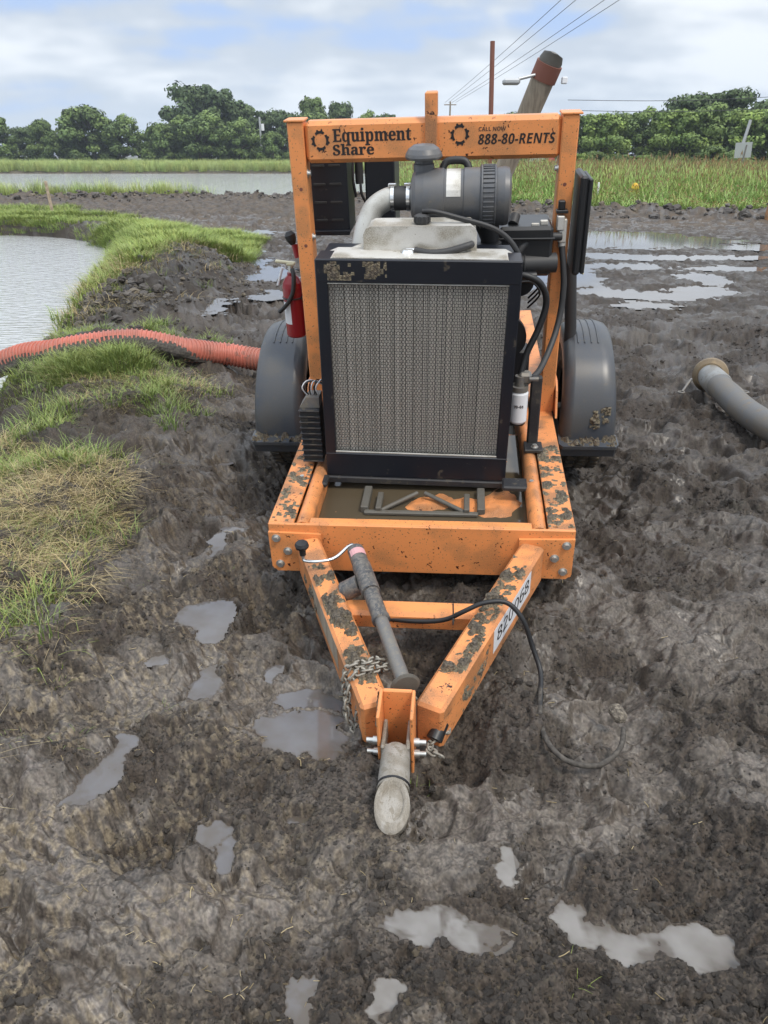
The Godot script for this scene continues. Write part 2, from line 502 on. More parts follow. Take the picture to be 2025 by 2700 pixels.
func base_h(x: float, z: float) -> float:
	var h := 0.0
	var t := -z
	# bank of the near pond
	if x < 1.5 and t < 24.0:
		var d := pond_d(x, z)
		var k: float = crest.sample_baked(clampf(t, 0.0, 24.0))
		var wide := 1.0
		if t > 17.5 and x < -7.0:
			d = maxf(d if t < 20.9 else -9.0, (t - 19.2) * 0.55)
			k = 0.1
		var rise := k * smoothstep(-0.25, 0.55, d) * (1.0 - smoothstep(0.85 * wide, 1.75 * wide, d))
		var drop := -0.95 * (1.0 - smoothstep(-0.75, 0.1, d))
		h += rise + drop
	# heap of dark spoil on that bank
	var m := Vector2((x + 2.35) / 0.6, (z + 9.9) / 1.9)
	h += 0.17 * exp(-m.length_squared())
	m = Vector2((x + 3.0) / 0.6, (z + 7.9) / 0.7)
	h += 0.12 * exp(-m.length_squared())
	# pushed-up berm along the far side of the flat
	if t > 14.0:
		var bz: float = 31.5 + 1.2 * fn.berm.get_noise_2d(x * 0.3, 3.0)
		if x < 3.0:
			h += (0.06 + 0.35 * maxf(0.0, fn.berm.get_noise_2d(x, z))) * exp(-pow((t - bz) / 1.6, 2.0))
		var line: float = 22.6 - 0.45 * (x - 6.0)
		if x > 1.0:
			h += (0.16 + 0.4 * maxf(0.0, fn.berm.get_noise_2d(x, z))) * exp(-pow((t - line) / 1.1, 2.0)) * smoothstep(1.0, 3.0, x)
			h += 0.25 * smoothstep(line, line + 8.0, t)
		# the lake behind
		if t > 33.0 and t < 110.0 and x < 6.0:
			var in_lake := smoothstep(34.0, 36.0, t) * (1.0 - smoothstep(92.0, 97.0, t)) * (1.0 - smoothstep(-1.0, 2.0, x))
			h -= 1.1 * in_lake
	return h

func pud_f(p: Array, x0: float, z0: float) -> float:
	var best := -9.0
	var far: bool = p[0][1] < -5.0
	var q := 0.3 if far else 1.0
	var amp := 0.25 if far else 0.034
	var x: float = x0 + amp * fn.edge.get_noise_2d(x0 * q + 17.0, z0 * q)
	var z: float = z0 + amp * fn.edge.get_noise_2d(z0 * q + 9.0, x0 * q)
	for e in p:
		var dx: float = (x - e[0]) / e[2]
		var dz: float = (z - e[1]) / e[3]
		var v := 1.0 - sqrt(dx * dx + dz * dz)
		if v > best:
			best = v
	return best

var pud_level := []
var pud_box := []
func ground_h(x: float, z: float) -> float:
	var t := -z
	var h := base_h(x, z)
	var mk: float = fn.mask.get_noise_2d(x, z) + 0.4 * fn.patch.get_noise_2d(x, z)
	var crumb := 0.06 + 1.1 * smoothstep(-0.12, 0.16, mk)
	if t > 7.0 and x > -1.6:
		crumb *= lerpf(1.0, 0.4, smoothstep(7.0, 9.0, t))
	var wx: float = x + 0.05 * fn.warp.get_noise_2d(x, z)
	var wz: float = z + 0.05 * fn.warp.get_noise_2d(z + 7.0, x)
	var c1: float = -fn.clod.get_noise_2d(wx, wz) - 0.3
	var c2: float = -fn.clod2.get_noise_2d(wx, wz) - 0.3
	var big := 0.5 + 0.5 * smoothstep(-0.2, 0.5, fn.fine.get_noise_2d(x * 0.25, z * 0.25))
	var calm := 1.0 if x < -1.0 else lerpf(1.0, 0.45, smoothstep(6.0, 9.0, t))
	h += 0.03 * fn.low.get_noise_2d(x, z) + 0.075 * calm * fn.mid.get_noise_2d(x, z)
	h += crumb * (0.010 * c1 * big + 0.004 * c2 + 0.012 * fn.fine.get_noise_2d(x, z) + 0.0045 * fn.grit.get_noise_2d(x, z)) + 0.0015 * fn.grit.get_noise_2d(z, x)
	h += 0.022 * fn.ridge.get_noise_2d(x * 0.8, z * 0.8)
	h += (1.2 - crumb) * 0.014 * fn.smear.get_noise_2d(x * 1.2 + z * 0.7, (z - x * 0.6) * 5.0)
	# crumbs parted by narrow cracks, and smeared lips with a sharp edge
	var k1: float = fn.crack.get_noise_2d(wx, wz) + 1.0
	var k2: float = fn.crack2.get_noise_2d(wx, wz) + 1.0
	h += crumb * (0.008 * smoothstep(0.0, 0.5, k1) * big + 0.003 * smoothstep(0.0, 0.5, k2)) - 0.009 * crumb
	var lip: float = fn.lip.get_noise_2d(wx * 0.8, wz)
	h += calm * (0.026 * smoothstep(-0.06, 0.05, lip) + 0.012 * smoothstep(-0.08, 0.07, fn.lip.get_noise_2d(wz * 2.3 + 5.0, wx * 2.0)) - 0.019)
	var hole: float = -fn.dent.get_noise_2d(wx, wz)
	# mud pushed up round the sunken wheels
	for q in [[0.98, -3.40], [-0.47, -3.52]]:
		h -= 0.1 * exp(-pow((x - q[0]) / 0.3, 2.0) - pow((z - q[1]) / 0.3, 2.0))
	for q in [[0.98, -4.05], [-0.47, -4.2], [1.25, -3.7], [-0.75, -3.85]]:
		h += 0.05 * exp(-pow((x - q[0]) / 0.16, 2.0) - pow((z - q[1]) / 0.3, 2.0))
	h -= 0.075 * calm * smoothstep(0.58, 0.78, hole) * smoothstep(-0.1, 0.2, fn.tint.get_noise_2d(x * 0.2, z * 0.2) + 0.1)
	# wheel sunk, machine rests: keep the ground under the hitch down
	if t < 4.5 and x > -1.2 and x < 1.6:
		if x > -0.25 and x < 0.3 and t > 1.1 and t < 2.0:
			h = minf(h, 0.02 + 0.3 * absf(h))
	var e := INF
	var lv := 0.0
	for i in pud_box.size():
		if (pud_box[i] as Rect2).has_point(Vector2(x, z)):
			var p: Array = NEAR_PUDDLES[i] if i < NEAR_PUDDLES.size() else FAR_PUDDLES[i - NEAR_PUDDLES.size()]
			var f: float = pud_f(p, x, z) + (0.3 if i < NEAR_PUDDLES.size() else 0.36) * fn.edge.get_noise_2d(x * (1.0 if i < NEAR_PUDDLES.size() else 0.35), z * (1.0 if i < NEAR_PUDDLES.size() else 0.35)) - (2.6 if i < NEAR_PUDDLES.size() else 0.3) * (h - pud_level[i])
			lv = pud_level[i]
			var far := i >= NEAR_PUDDLES.size()
			if f > -0.7:
				var w := smoothstep(-0.22, 0.12, f)
				if not far:
					h = lerpf(lerpf(h, maxf(lv + 0.004, lv + 0.006 + 0.3 * (h - lv)), smoothstep(-0.7, -0.28, f)), lv - 0.012 + 0.32 * (h - lv), w)
				else:
					h = lerpf(maxf(h, lerpf(h, lv + 0.006, smoothstep(-0.6, -0.3, f))), lv - 0.022 + 0.25 * clampf(h - lv, -0.1, 0.1), w)
	return h

func pud_setup() -> void:
	var boxes := []
	for p in NEAR_PUDDLES + FAR_PUDDLES:
		var r := Rect2(p[0][0], p[0][1], 0, 0)
		var sum := 0.0
		var low := INF
		for e in p:
			r = r.expand(Vector2(e[0] - e[2] * 1.8, e[1] - e[3] * 1.8)).expand(Vector2(e[0] + e[2] * 1.8, e[1] + e[3] * 1.8))
			sum += base_h(e[0], e[1]) + 0.03 * fn.low.get_noise_2d(e[0], e[1]) + 0.065 * fn.mid.get_noise_2d(e[0], e[1])
			low = minf(low, base_h(e[0], e[1]) + 0.03 * fn.low.get_noise_2d(e[0], e[1]) + 0.065 * fn.mid.get_noise_2d(e[0], e[1]))
		boxes.append(r)
		pud_level.append((sum / p.size() - 0.008 if pud_level.size() < NEAR_PUDDLES.size() else low + 0.03))
	pud_box = boxes

func ground_color(x: float, z: float) -> Color:
	var t := -z
	var a: float = fn.tint.get_noise_2d(x, z)
	var b: float = fn.mask.get_noise_2d(x, z) + 0.4 * fn.patch.get_noise_2d(x, z)
	var c := Color(0.084, 0.070, 0.058).lerp(Color(0.170, 0.149, 0.130), clampf(0.30 - 2.2 * b + 0.5 * a, 0, 1))  # smooth patches painted paler, standing in for sky reflected off wet mud
	# crumbly tan soil, mostly on the left
	var tan_w := clampf(0.55 - 0.9 * (x + 0.3), 0.06, 1.0) if t < 6.0 else 0.3
	var f: float = fn.fine.get_noise_2d(x * 1.6 + 5.0, z * 1.6)
	c = c.lerp(Color(0.30, 0.25, 0.175), clampf((f - 0.06) * 4.0, 0, 0.8) * tan_w * smoothstep(-0.25, 0.3, a + 0.1))
	# dark peaty bits
	c = c.lerp(Color(0.045, 0.038, 0.033), clampf((-f - 0.16) * 3.0, 0, 0.6))
	if t > 1.5:
		c = c.lerp(Color(0.052, 0.042, 0.035), (0.72 if x > -0.6 else 0.6) * smoothstep(1.5, 3.6, t))
		c = c.lerp(Color(0.19, 0.145, 0.10), 0.6 * smoothstep(15.0, 20.0, t) * clampf(0.5 + b + a, 0, 1))
	if x < 1.5 and t < 24.0:
		var d := pond_d(x, z)
		c = c.lerp(Color(0.062, 0.052, 0.042), 0.75 * (1.0 - smoothstep(0.3, 1.2, d)))
	if t > 36.0 and (x > 3.0 or t > 95.0):
		c = Color(0.10, 0.11, 0.045)
	if x < -1.7 and x > -3.8 and t > 7.0 and t < 13.0:
		c = c.lerp(Color(0.036, 0.029, 0.023), 0.8 * smoothstep(-1.7, -2.2, x))
	return c

func build_ground() -> void:
	var rows := 680
	var zs := []
	for k in [60.0, 25.0, 10.0, 5.0, 2.5, 1.2, 0.5]:
		zs.append(k)
	for i in rows:
		zs.append(0.25 - 0.75 * pow(6.0 / 0.75, float(i) / rows))
	for i in 230:
		zs.append(0.25 - 6.0 * pow(66.0 / 6.0, i / 229.0))
	for k in [-70.0, -76.0, -79.0, -81.0, -86.0, -91.0, -93.0, -95.0, -97.0, -99.0, -105.0, -112.0, -140.0, -200.0, -320.0, -600.0]:
		zs.append(k)
	var inner := 660
	var skirt := [0.15, 0.4, 0.8, 1.5, 2.6, 4.2, 7.0, 12.0, 20.0, 36.0, 70.0, 140.0, 300.0]
	var us := []
	for k in range(skirt.size() - 1, -1, -1):
		us.append([-1.0, -skirt[k]])
	for k in inner:
		us.append([-1.0 + 2.0 * k / (inner - 1), 0.0])
	for k in skirt:
		us.append([1.0, k])
	var nr := zs.size()
	var nc := us.size()
	var V := PackedVector3Array()
	var C := PackedColorArray()
	var N := PackedVector3Array()
	V.resize(nr * nc)
	C.resize(nr * nc)
	N.resize(nr * nc)
	for i in nr:
		var z: float = zs[i]
		var w := 0.6 + 0.58 * maxf(0.3, -z)
		for j in nc:
			var x: float = us[j][0] * w + us[j][1]
			var k := i * nc + j
			V[k] = Vector3(x, ground_h(x, z), z)
			C[k] = ground_color(x, z)
	for i in nr:
		for j in nc:
			var a := V[i * nc + maxi(j - 1, 0)]
			var b := V[i * nc + mini(j + 1, nc - 1)]
			var c := V[maxi(i - 1, 0) * nc + j]
			var d := V[mini(i + 1, nr - 1) * nc + j]
			N[i * nc + j] = (b - a).cross(c - d).normalized()
			if N[i * nc + j].y < 0.0:
				N[i * nc + j] = -N[i * nc + j]
	# crumbly mud and smooth wet mud are two surfaces of the one sheet
	var dry_i := PackedInt32Array()
	var wet_i := PackedInt32Array()
	for i in nr - 1:
		for j in nc - 1:
			var a := i * nc + j
			var p := V[a]
			var w := 0
			if p.z < 1.0 and p.z > -22.0:
				var k: float = fn.mask.get_noise_2d(p.x, p.z) + 0.4 * fn.patch.get_noise_2d(p.x, p.z)
				if k < -0.0 and (p.x > -1.3 or p.z < -7.0):
					w = 1
			for v in [a, a + nc, a + 1, a + 1, a + nc, a + nc + 1]:
				if w:
					wet_i.append(v)
				else:
					dry_i.append(v)
	var me := ArrayMesh.new()
	for w in 2:
		var arr := []
		arr.resize(Mesh.ARRAY_MAX)
		arr[Mesh.ARRAY_VERTEX] = V
		arr[Mesh.ARRAY_NORMAL] = N
		arr[Mesh.ARRAY_COLOR] = C
		arr[Mesh.ARRAY_INDEX] = wet_i if w else dry_i
		me.add_surface_from_arrays(Mesh.PRIMITIVE_TRIANGLES, arr)
		me.surface_set_material(w, M.wet_mud if w else M.mud)
	var o := MeshInstance3D.new()
	o.name = "ground"
	o.mesh = me
	o.set_meta("kind", "structure")
	add_child(o)

func build_water() -> void:
	for i in pud_box.size():
		var near := i < NEAR_PUDDLES.size()
		var p: Array = NEAR_PUDDLES[i] if near else FAR_PUDDLES[i - NEAR_PUDDLES.size()]
		var r: Rect2 = pud_box[i]
		var st := st_new()
		var n := 56
		var s := r.size / n
		var milky: bool = i in [9, 10, 11, 12]
		# murky where deep, the colour of the mud below where it thins out
		var deep := Color(0.20, 0.188, 0.174) if milky else Color(0.125, 0.12, 0.124)
		var thin := Color(0.085, 0.07, 0.056)
		var cols := []
		for a in n + 1:
			var row := []
			for b in n + 1:
				var c := r.position + s * Vector2(a, b)
				var depth: float = pud_level[i] - ground_h(c.x, c.y)
				var k: float = smoothstep(0.0, 0.013 if near else 0.02, depth) * (0.75 + 0.6 * fn.fine.get_noise_2d(c.x * 0.35, c.y * 0.35))
				row.append(thin.lerp(deep, clampf(k, 0, 1)))
			cols.append(row)
		for a in n:
			for b in n:
				var c := r.position + s * Vector2(a + 0.5, b + 0.5)
				if pud_f(p, c.x, c.y) + (0.3 if near else 0.36) * fn.edge.get_noise_2d(c.x * (1.0 if near else 0.35), c.y * (1.0 if near else 0.35)) < -0.27:
					continue
				var y: float = pud_level[i]
				for q in [[0, 0], [1, 0], [1, 1], [0, 0], [1, 1], [0, 1]]:
					st.set_color(cols[a + q[0]][b + q[1]])
					st.set_normal(Vector3.UP)
					var o := r.position + s * Vector2(a + q[0], b + q[1])
					st.add_vertex(Vector3(o.x, y, o.y))
		struct("puddle", st, M.puddle_water)
	var st2 := st_new()
	quad(st2, Vector3(-90, -0.2, -21.3), Vector3(-1.9, -0.2, -21.3), Vector3(-1.9, -0.2, 20), Vector3(-90, -0.2, 20), Vector3.UP)
	struct("pond_water", st2, M.pond_water)
	st2 = st_new()
	quad(st2, Vector3(-160, -0.42, -99), Vector3(3, -0.42, -99), Vector3(3, -0.42, -33.4), Vector3(-160, -0.42, -33.4), Vector3.UP)
	struct("lake_water", st2, M.pond_water)

# ---------------------------------------------------------------- the machine
var T := Transform3D(Basis(Vector3(0.99484569, 0.02109993, 0.09918089), Vector3(-0.03408456, 0.99078192, 0.13110846), Vector3(-0.09550026, -0.13381322, 0.9863943)), Vector3(0.124, 0.299, -2.442))
var pump: Node3D

func v3(a: float, b: float, c: float) -> Vector3:
	return Vector3(a, b, c)

# lumps of mud lying on a flat top: o corner, u along, v across, n up
func mud_patch(o: Vector3, u: Vector3, v: Vector3, n: Vector3, thick: float, cover: float, seed_: int, parent: Node3D) -> void:
	var nz := noise(seed_, 13.0, 5)
	var nf := noise(seed_ + 5, 45.0, 3)
	var st := st_new()
	var step := 0.0055
	var a := maxi(4, int(u.length() / step))
	var b := maxi(4, int(v.length() / step))
	var film := Color(1.25, 1.08, 0.86)
	var wetm := Color(0.62, 0.6, 0.58)
	var H := func(i: int, j: int) -> float:
		var p := o + u * (float(i) / a) + v * (float(j) / b)
		var e := minf(minf(i, a - i) / 3.0, minf(j, b - j) / 2.0)
		var w: float = nz.get_noise_3dv(p) + 0.55 * nf.get_noise_3dv(p) - (1.0 - cover) * 0.5 + 0.12 - 0.25 * (1.0 - clampf(e, 0, 1))
		return w
	for i in a:
		for j in b:
			var h := [H.call(i, j), H.call(i + 1, j), H.call(i + 1, j + 1), H.call(i, j + 1)]
			if maxf(maxf(h[0], h[1]), maxf(h[2], h[3])) < 0.0:
				continue
			var q := []
			for k in 4:
				var ii := i + (1 if k == 1 or k == 2 else 0)
				var jj := j + (1 if k >= 2 else 0)
				q.append(o + u * (float(ii) / a) + v * (float(jj) / b) + n * clampf(h[k] * 2.2, -0.08, 1.0) * thick)
			for k in [[0, 1, 2], [0, 2, 3]]:
				var nn := ((q[k[1]] - q[k[0]]) as Vector3).cross(q[k[2]] - q[k[0]]).normalized()
				if nn.dot(n) < 0.0:
					nn = -nn
				var ord: Array = k if ((q[k[1]] - q[k[0]]) as Vector3).cross(q[k[2]] - q[k[0]]).dot(n) < 0.0 else [k[0], k[2], k[1]]
				for w in ord:
					st.set_color(film.lerp(wetm, smoothstep(0.02, 0.22, h[w])))
					st.set_normal(nn)
					st.add_vertex(q[w])
	obj("mud", st, M.stuck_mud, parent).set_meta("kind", "stuff")

func bolt(at: Vector3, dir: Vector3, r: float, parent: Node3D, m = null) -> void:
	var st := st_new()
	var b := frame_of(dir)
	tube(st, [at, at + b.y * 0.003], r * 1.5, 14)
	tube(st, [at + b.y * 0.003, at + b.y * (0.003 + r * 0.9)], r, 6)
	obj("bolt", st, m if m else M.zinc, parent)

func text_mesh(txt: String, bold_font: String, weight: int, lo: Vector2, hi: Vector2, z: float, m: Material, parent: Node3D, called := "lettering", shear := 0.0) -> MeshInstance3D:
	var f := SystemFont.new()
	f.font_names = PackedStringArray([bold_font])
	f.font_weight = weight
	var t := TextMesh.new()
	t.text = txt
	t.font = f
	t.font_size = 64
	t.pixel_size = 0.01
	t.depth = 0.02
	t.curve_step = 1.5
	var bb := t.get_aabb()
	var sx := (hi.x - lo.x) / bb.size.x
	var sy := (hi.y - lo.y) / bb.size.y
	var o := MeshInstance3D.new()
	o.name = called
	o.mesh = t
	o.material_override = m
	parent.add_child(o, true)
	var bs := Basis(Vector3(sx, 0, 0), Vector3(shear * sy, sy, 0), Vector3(0, 0, 0.06))
	o.transform = Transform3D(bs, Vector3(lo.x - bb.position.x * sx, lo.y - bb.position.y * sy, z))
	return o

func gear_logo(c: Vector2, r: float, z: float, parent: Node3D) -> void:
	var st := st_new()
	for s in 4:
		var poly := PackedVector2Array()
		var a0 := deg_to_rad(90.0 * s + 12.0 + 45.0)
		var a1 := deg_to_rad(90.0 * s + 84.0 + 45.0)
		var n := 12
		for i in n + 1:
			var a := lerpf(a0, a1, float(i) / n)
			var tooth := 1.0 if (i >= 3 and i <= 4) or (i >= 8 and i <= 9) else 0.86
			poly.append(c + Vector2(cos(a), sin(a) * 1.08) * r * tooth)
		for i in n + 1:
			var a := lerpf(a1 + 0.1, a0, float(i) / n)
			poly.append(c + Vector2(cos(a), sin(a) * 1.08) * r * 0.62)
		prism(st, poly, 0.0012, Transform3D(Basis.IDENTITY, Vector3(0, 0, z)))
	obj("gear_emblem", st, M.print_black, parent)

func build_pump() -> void:
	pump = thing("pump_trailer", "orange muddy trailer pump with black framed radiator and drawbar resting on the mud", "pump trailer")
	pump.transform = T
	pump_frame()
	pump_drawbar()
	pump_wheels()
	pump_radiator()
	pump_engine()
	pump_hoses()

func pump_frame() -> void:
	var st := st_new()
	# front plate with folded lip
	box(st, v3(0, -0.103, -0.006), v3(1.1, 0.206, 0.012), 0.004)
	box(st, v3(0, -0.006, -0.03), v3(0.80, 0.011, 0.036), 0.003)
	var fp := obj("front_plate", st, M.orange_paint, pump)
	for s in [-1.0, 1.0]:
		st = st_new()
		var poly := PackedVector2Array([Vector2(0.355, -0.035), Vector2(0.549, -0.03), Vector2(0.549, -0.182), Vector2(0.53, -0.202), Vector2(0.36, -0.2)])
		if s < 0:
			for i in poly.size():
				poly[i].x = -poly[i].x
		prism(st, poly, 0.012, Transform3D(Basis.IDENTITY, v3(0, 0, 0.001)))
		var g := obj("gusset_plate", st, M.orange_paint, pump)
		for q in [[0.521, -0.054], [0.483, -0.11], [0.517, -0.168]]:
			bolt(v3(s * q[0], q[1], 0.013), Vector3.BACK, 0.011, g)
		# rails: channel with top flange, and the round tube inside it
		st = st_new()
		box(st, v3(s * 0.503, -0.005, -1.22), v3(0.094, 0.01, 2.416), 0.003)
		box(st, v3(s * 0.545, -0.108, -1.22), v3(0.01, 0.194, 2.416), 0.003)
		box(st, v3(s * 0.503, -0.2, -1.22), v3(0.094, 0.01, 2.416), 0.003)
		var rail := obj("side_rail", st, M.orange_dusty, pump)
		st = st_new()
		tube(st, [v3(s * 0.425, -0.026, -0.013), v3(s * 0.425, -0.026, -2.4)], 0.029, 18)
		box(st, v3(s * 0.425, -0.1, -1.22), v3(0.05, 0.13, 2.38), 0.004)
		obj("inner_rail", st, M.orange_dusty, pump)
		mud_patch(v3(s * 0.455, 0.001, -0.02), v3(0, 0, -0.62), v3(s * 0.093, 0, 0), Vector3.UP, 0.012, 0.30 if s < 0 else 0.62, 900 + int(s), rail)
		# posts
		st = st_new()
		box(st, v3(s * 0.524, 0.602, -1.02), v3(0.063, 1.212, 0.09), 0.005)
		box(st, v3(s * 0.527, 1.211, -1.022), v3(0.078, 0.008, 0.104), 0.002)
		var post := obj("upright_post", st, M.orange_paint, pump)
		for y in [0.92, 0.70]:
			st = st_new()
			tube(st, [v3(s * 0.52, y + 0.045, -0.976), v3(s * 0.52, y + 0.045, -0.9742)], 0.007, 12)
			obj("bolt_hole", st, M.rust_steel, post)
		for y in [1.02, 0.775]:
			bolt(v3(s * 0.4925, y, -1.0), v3(-s, 0, 0), 0.011, post)
		# pocket at the foot of the post
		st = st_new()
		var pk := PackedVector2Array([Vector2(-0.96, 0.001), Vector2(-0.90, 0.001), Vector2(-0.955, 0.11), Vector2(-1.0, 0.14), Vector2(-1.08, 0.14), Vector2(-1.08, 0.001)])
		prism(st, pk, 0.009, Transform3D(Basis(v3(0, 0, 1), v3(0, 1, 0), v3(-1, 0, 0)), v3(s * 0.5625 + 0.0045, 0, 0)))
		obj("post_pocket", st, M.orange_paint, pump)
	# top beam
	st = st_new()
	box(st, v3(0.002, 1.133, -1.02), v3(0.984, 0.15, 0.082), 0.016)
	var bar := obj("top_beam", st, M.orange_paint, pump)
	st = st_new()
	box(st, v3(0.0025, 1.196, -0.972), v3(0.047, 0.196, 0.012), 0.003)
	box(st, v3(0.0025, 1.252, -1.02), v3(0.046, 0.084, 0.082), 0.004)
	obj("lifting_eye", st, M.orange_dusty, bar)
	var z := -0.9786
	# heavy slab letters: each word is laid down three times, a millimetre apart
	for k in 3:
		var o := Vector2([0.0, 0.0016, 0.0008][k], [0.0, 0.0004, 0.0012][k])
		text_mesh("Equipment", "Droid Serif", 700, Vector2(-0.379, 1.120) + o, Vector2(-0.076, 1.181) + o, z + 0.0001 * k, M.print_black, bar)
		text_mesh("Share", "Droid Serif", 700, Vector2(-0.382, 1.086) + o, Vector2(-0.221, 1.126) + o, z + 0.0001 * k, M.print_black, bar)
	text_mesh("CALL NOW", "Droid Sans", 700, Vector2(0.182, 1.159), Vector2(0.284, 1.173), z, M.worn_print, bar)
	text_mesh("888-80-RENTS", "Droid Sans", 700, Vector2(0.182, 1.112), Vector2(0.469, 1.149), z, M.print_black, bar, "lettering", 0.12)
	gear_logo(Vector2(-0.428, 1.140), 0.037, z - 0.0002, bar)
	gear_logo(Vector2(0.111, 1.149), 0.037, z - 0.0002, bar)
	# tray between the rails, with muddy water standing in it
	st = st_new()
	var nz := noise(77, 6.0, 4)
	var H := func(x: float, zz: float) -> float:
		var h: float = -0.094 + 0.012 * nz.get_noise_2d(x, zz)
		h += 0.016 * exp(-pow((x - 0.3) / 0.13, 2.0) - pow((zz + 0.29) / 0.09, 2.0))
		h += 0.013 * exp(-pow((x - 0.03) / 0.2, 2.0) - pow((zz + 0.30) / 0.05, 2.0))
		return h
	var n := 40
	for i in n:
		for j in n:
			var x0 := -0.398 + 0.796 * i / n
			var x1 := -0.398 + 0.796 * (i + 1) / n
			var z0 := -0.02 - 0.9 * j / n
			var z1 := -0.02 - 0.9 * (j + 1) / n
			quad(st, v3(x0, H.call(x0, z0), z0), v3(x1, H.call(x1, z0), z0), v3(x1, H.call(x1, z1), z1), v3(x0, H.call(x0, z1), z1), Vector3.UP)
	var tray := obj("drip_tray", st, M.orange_dusty, pump)
	st = st_new()
	quad(st, v3(-0.398, -0.0865, -0.02), v3(0.398, -0.0865, -0.02), v3(0.398, -0.0865, -0.9), v3(-0.398, -0.0865, -0.9), Vector3.UP)
	obj("standing_water", st, M.pan_water, tray)
	st = st_new()
	box(st, v3(0, -0.16, -1.2), v3(0.78, 0.05, 2.3), 0.004)
	obj("belly_plate", st, M.muddy_steel, pump)

func pump_drawbar() -> void:
	var st: SurfaceTool
	for s in [-1.0, 1.0]:
		var a := v3(s * 0.405, -0.125, 0.012)
		var b := v3(s * 0.072, -0.125, 0.80)
		var d: Vector3 = (b - a).normalized()
		var side := d.cross(Vector3.UP).normalized()
		var bs := Basis(side, Vector3.UP, -d)
		st = st_new()
		box(st, (a + b) * 0.5, v3(0.084, 0.15, a.distance_to(b)), 0.009, bs)
		var arm := obj("drawbar_arm", st, M.orange_dusty, pump)
		var o := a + Vector3.UP * 0.0762 + d * (0.17 if s < 0 else 0.1)
		mud_patch(o - side * 0.036, d * 0.62, side * 0.072, Vector3.UP, 0.02, 0.78 if s < 0 else 0.74, 950 + int(s), arm)
		# number plate sticker on the outer face
		var outv := side * (1.0 if side.x * s > 0.0 else -1.0)
		var xf := Transform3D(Basis(d * (-1.0 if s > 0 else 1.0), Vector3.UP, outv), a + d * (0.31 if s > 0 else 0.42) + outv * 0.0422 + Vector3.UP * 0.016)
		st = st_new()
		prism(st, PackedVector2Array([Vector2(-0.17, -0.045), Vector2(0.17, -0.045), Vector2(0.17, 0.048), Vector2(-0.17, 0.048)]), 0.0008, xf)
		var lab := obj("number_sticker", st, M.white_label if s > 0 else M.pole_wood, arm)
		if s > 0:
			var tm := text_mesh("820068", "Droid Sans", 400, Vector2(-0.14, -0.02), Vector2(0.15, 0.032), 0.001, M.print_black, lab, "lettering")
			tm.transform = xf * tm.transform
		mud_patch(a + d * (0.52 if s > 0 else 0.1) + outv * 0.0425 - Vector3.UP * 0.07, d * 0.2, Vector3.UP * 0.1, outv, 0.006, 0.5, 970 + int(s), arm)
	# cross tube
	st = st_new()
	box(st, v3(0, -0.115, 0.345), v3(0.46, 0.07, 0.075), 0.012)
	obj("cross_tube", st, M.orange_paint, pump)
	# hitch channel at the nose
	st = st_new()
	box(st, v3(-0.012, -0.105, 0.79), v3(0.082, 0.21, 0.012), 0.003)
	for s in [-1.0, 1.0]:
		box(st, v3(-0.012 + s * 0.044, -0.105, 0.84), v3(0.009, 0.214, 0.105), 0.003)
	var ch := obj("hitch_channel", st, M.orange_paint, pump)
	mud_patch(v3(-0.062, -0.07, 0.79), v3(0, 0.062, 0), v3(0, 0, 0.1), v3(-1, 0, 0), 0.006, 0.7, 985, ch)
	for y in [-0.113, -0.158]:
		for s in [-1.0, 1.0]:
			var st2 := st_new()
			var c := v3(-0.012 + s * 0.0485, y, 0.868)
			tube(st2, [c, c + v3(s * 0.014, 0, 0)], 0.0125, 6)
			tube(st2, [c + v3(s * 0.014, 0, 0), c + v3(s * 0.032, 0, 0)], 0.0075, 10)
			obj("hitch_bolt", st2, M.zinc, ch)
	# coupler with its ring
	st = st_new()
	for s in [-1.0, 1.0]:
		box(st, v3(-0.011 + s * 0.033, -0.115, 0.865), v3(0.010, 0.06, 0.10), 0.003)
	box(st, v3(-0.011, -0.125, 0.905), v3(0.076, 0.07, 0.024), 0.006)
	var cp := obj("coupler", st, M.cast_iron, pump)
	st = st_new()
	tube(st, smooth([v3(-0.010, -0.112, 0.90), v3(-0.008, -0.106, 0.96), v3(-0.006, -0.102, 1.035)], 4), [0.03, 0.036, 0.038, 0.039, 0.039, 0.04, 0.0405, 0.041, 0.041], 22)
	obj("coupler_shank", st, M.cast_iron, cp)
	st = st_new()
	tube(st, [v3(-0.006, -0.102, 1.02), v3(-0.006, -0.102, 1.026)], 0.0425, 22)
	obj("shank_seam", st, M.engine_black, cp)
	st = st_new()
	var cr := Transform3D(Basis(Vector3.RIGHT, deg_to_rad(16.0)), v3(-0.004, -0.095, 1.085))
	lathe(st, [[0.60, -0.01], [0.62, 0.006], [0.68, 0.024], [0.78, 0.034], [0.88, 0.033], [0.97, 0.018], [1.0, 0.0], [1.0, -0.02], [0.93, -0.05], [0.7, -0.062], [0.0, -0.064]], cr, 34, 0.044, 0.068)
	obj("coupler_ring", st, M.cast_iron, cp)
	st = st_new()
	lathe(st, [[0.0, 0.027], [0.3, 0.025], [0.5, 0.019], [0.68, 0.018]], cr, 26, 0.044, 0.068)
	obj("ring_face", st, M.cast_iron, cp)
	# jack lying along the left arm
	st = st_new()
	var j0 := v3(-0.212, -0.005, 0.135)
	var j1 := v3(0.0, -0.03, 0.73)
	var jd := (j1 - j0).normalized()
	var L := j0.distance_to(j1)
	tube(st, [j0 + jd * 0.0, j0 + jd * 0.01, j0 + jd * 0.12, j0 + jd * 0.121, j0 + jd * 0.36, j0 + jd * 0.361, j0 + jd * 0.375, j0 + jd * 0.376], [0.022, 0.029, 0.029, 0.026, 0.026, 0.029, 0.029, 0.022], 20)
	var jack := obj("jack", st, M.jack_paint, pump)
	st = st_new()
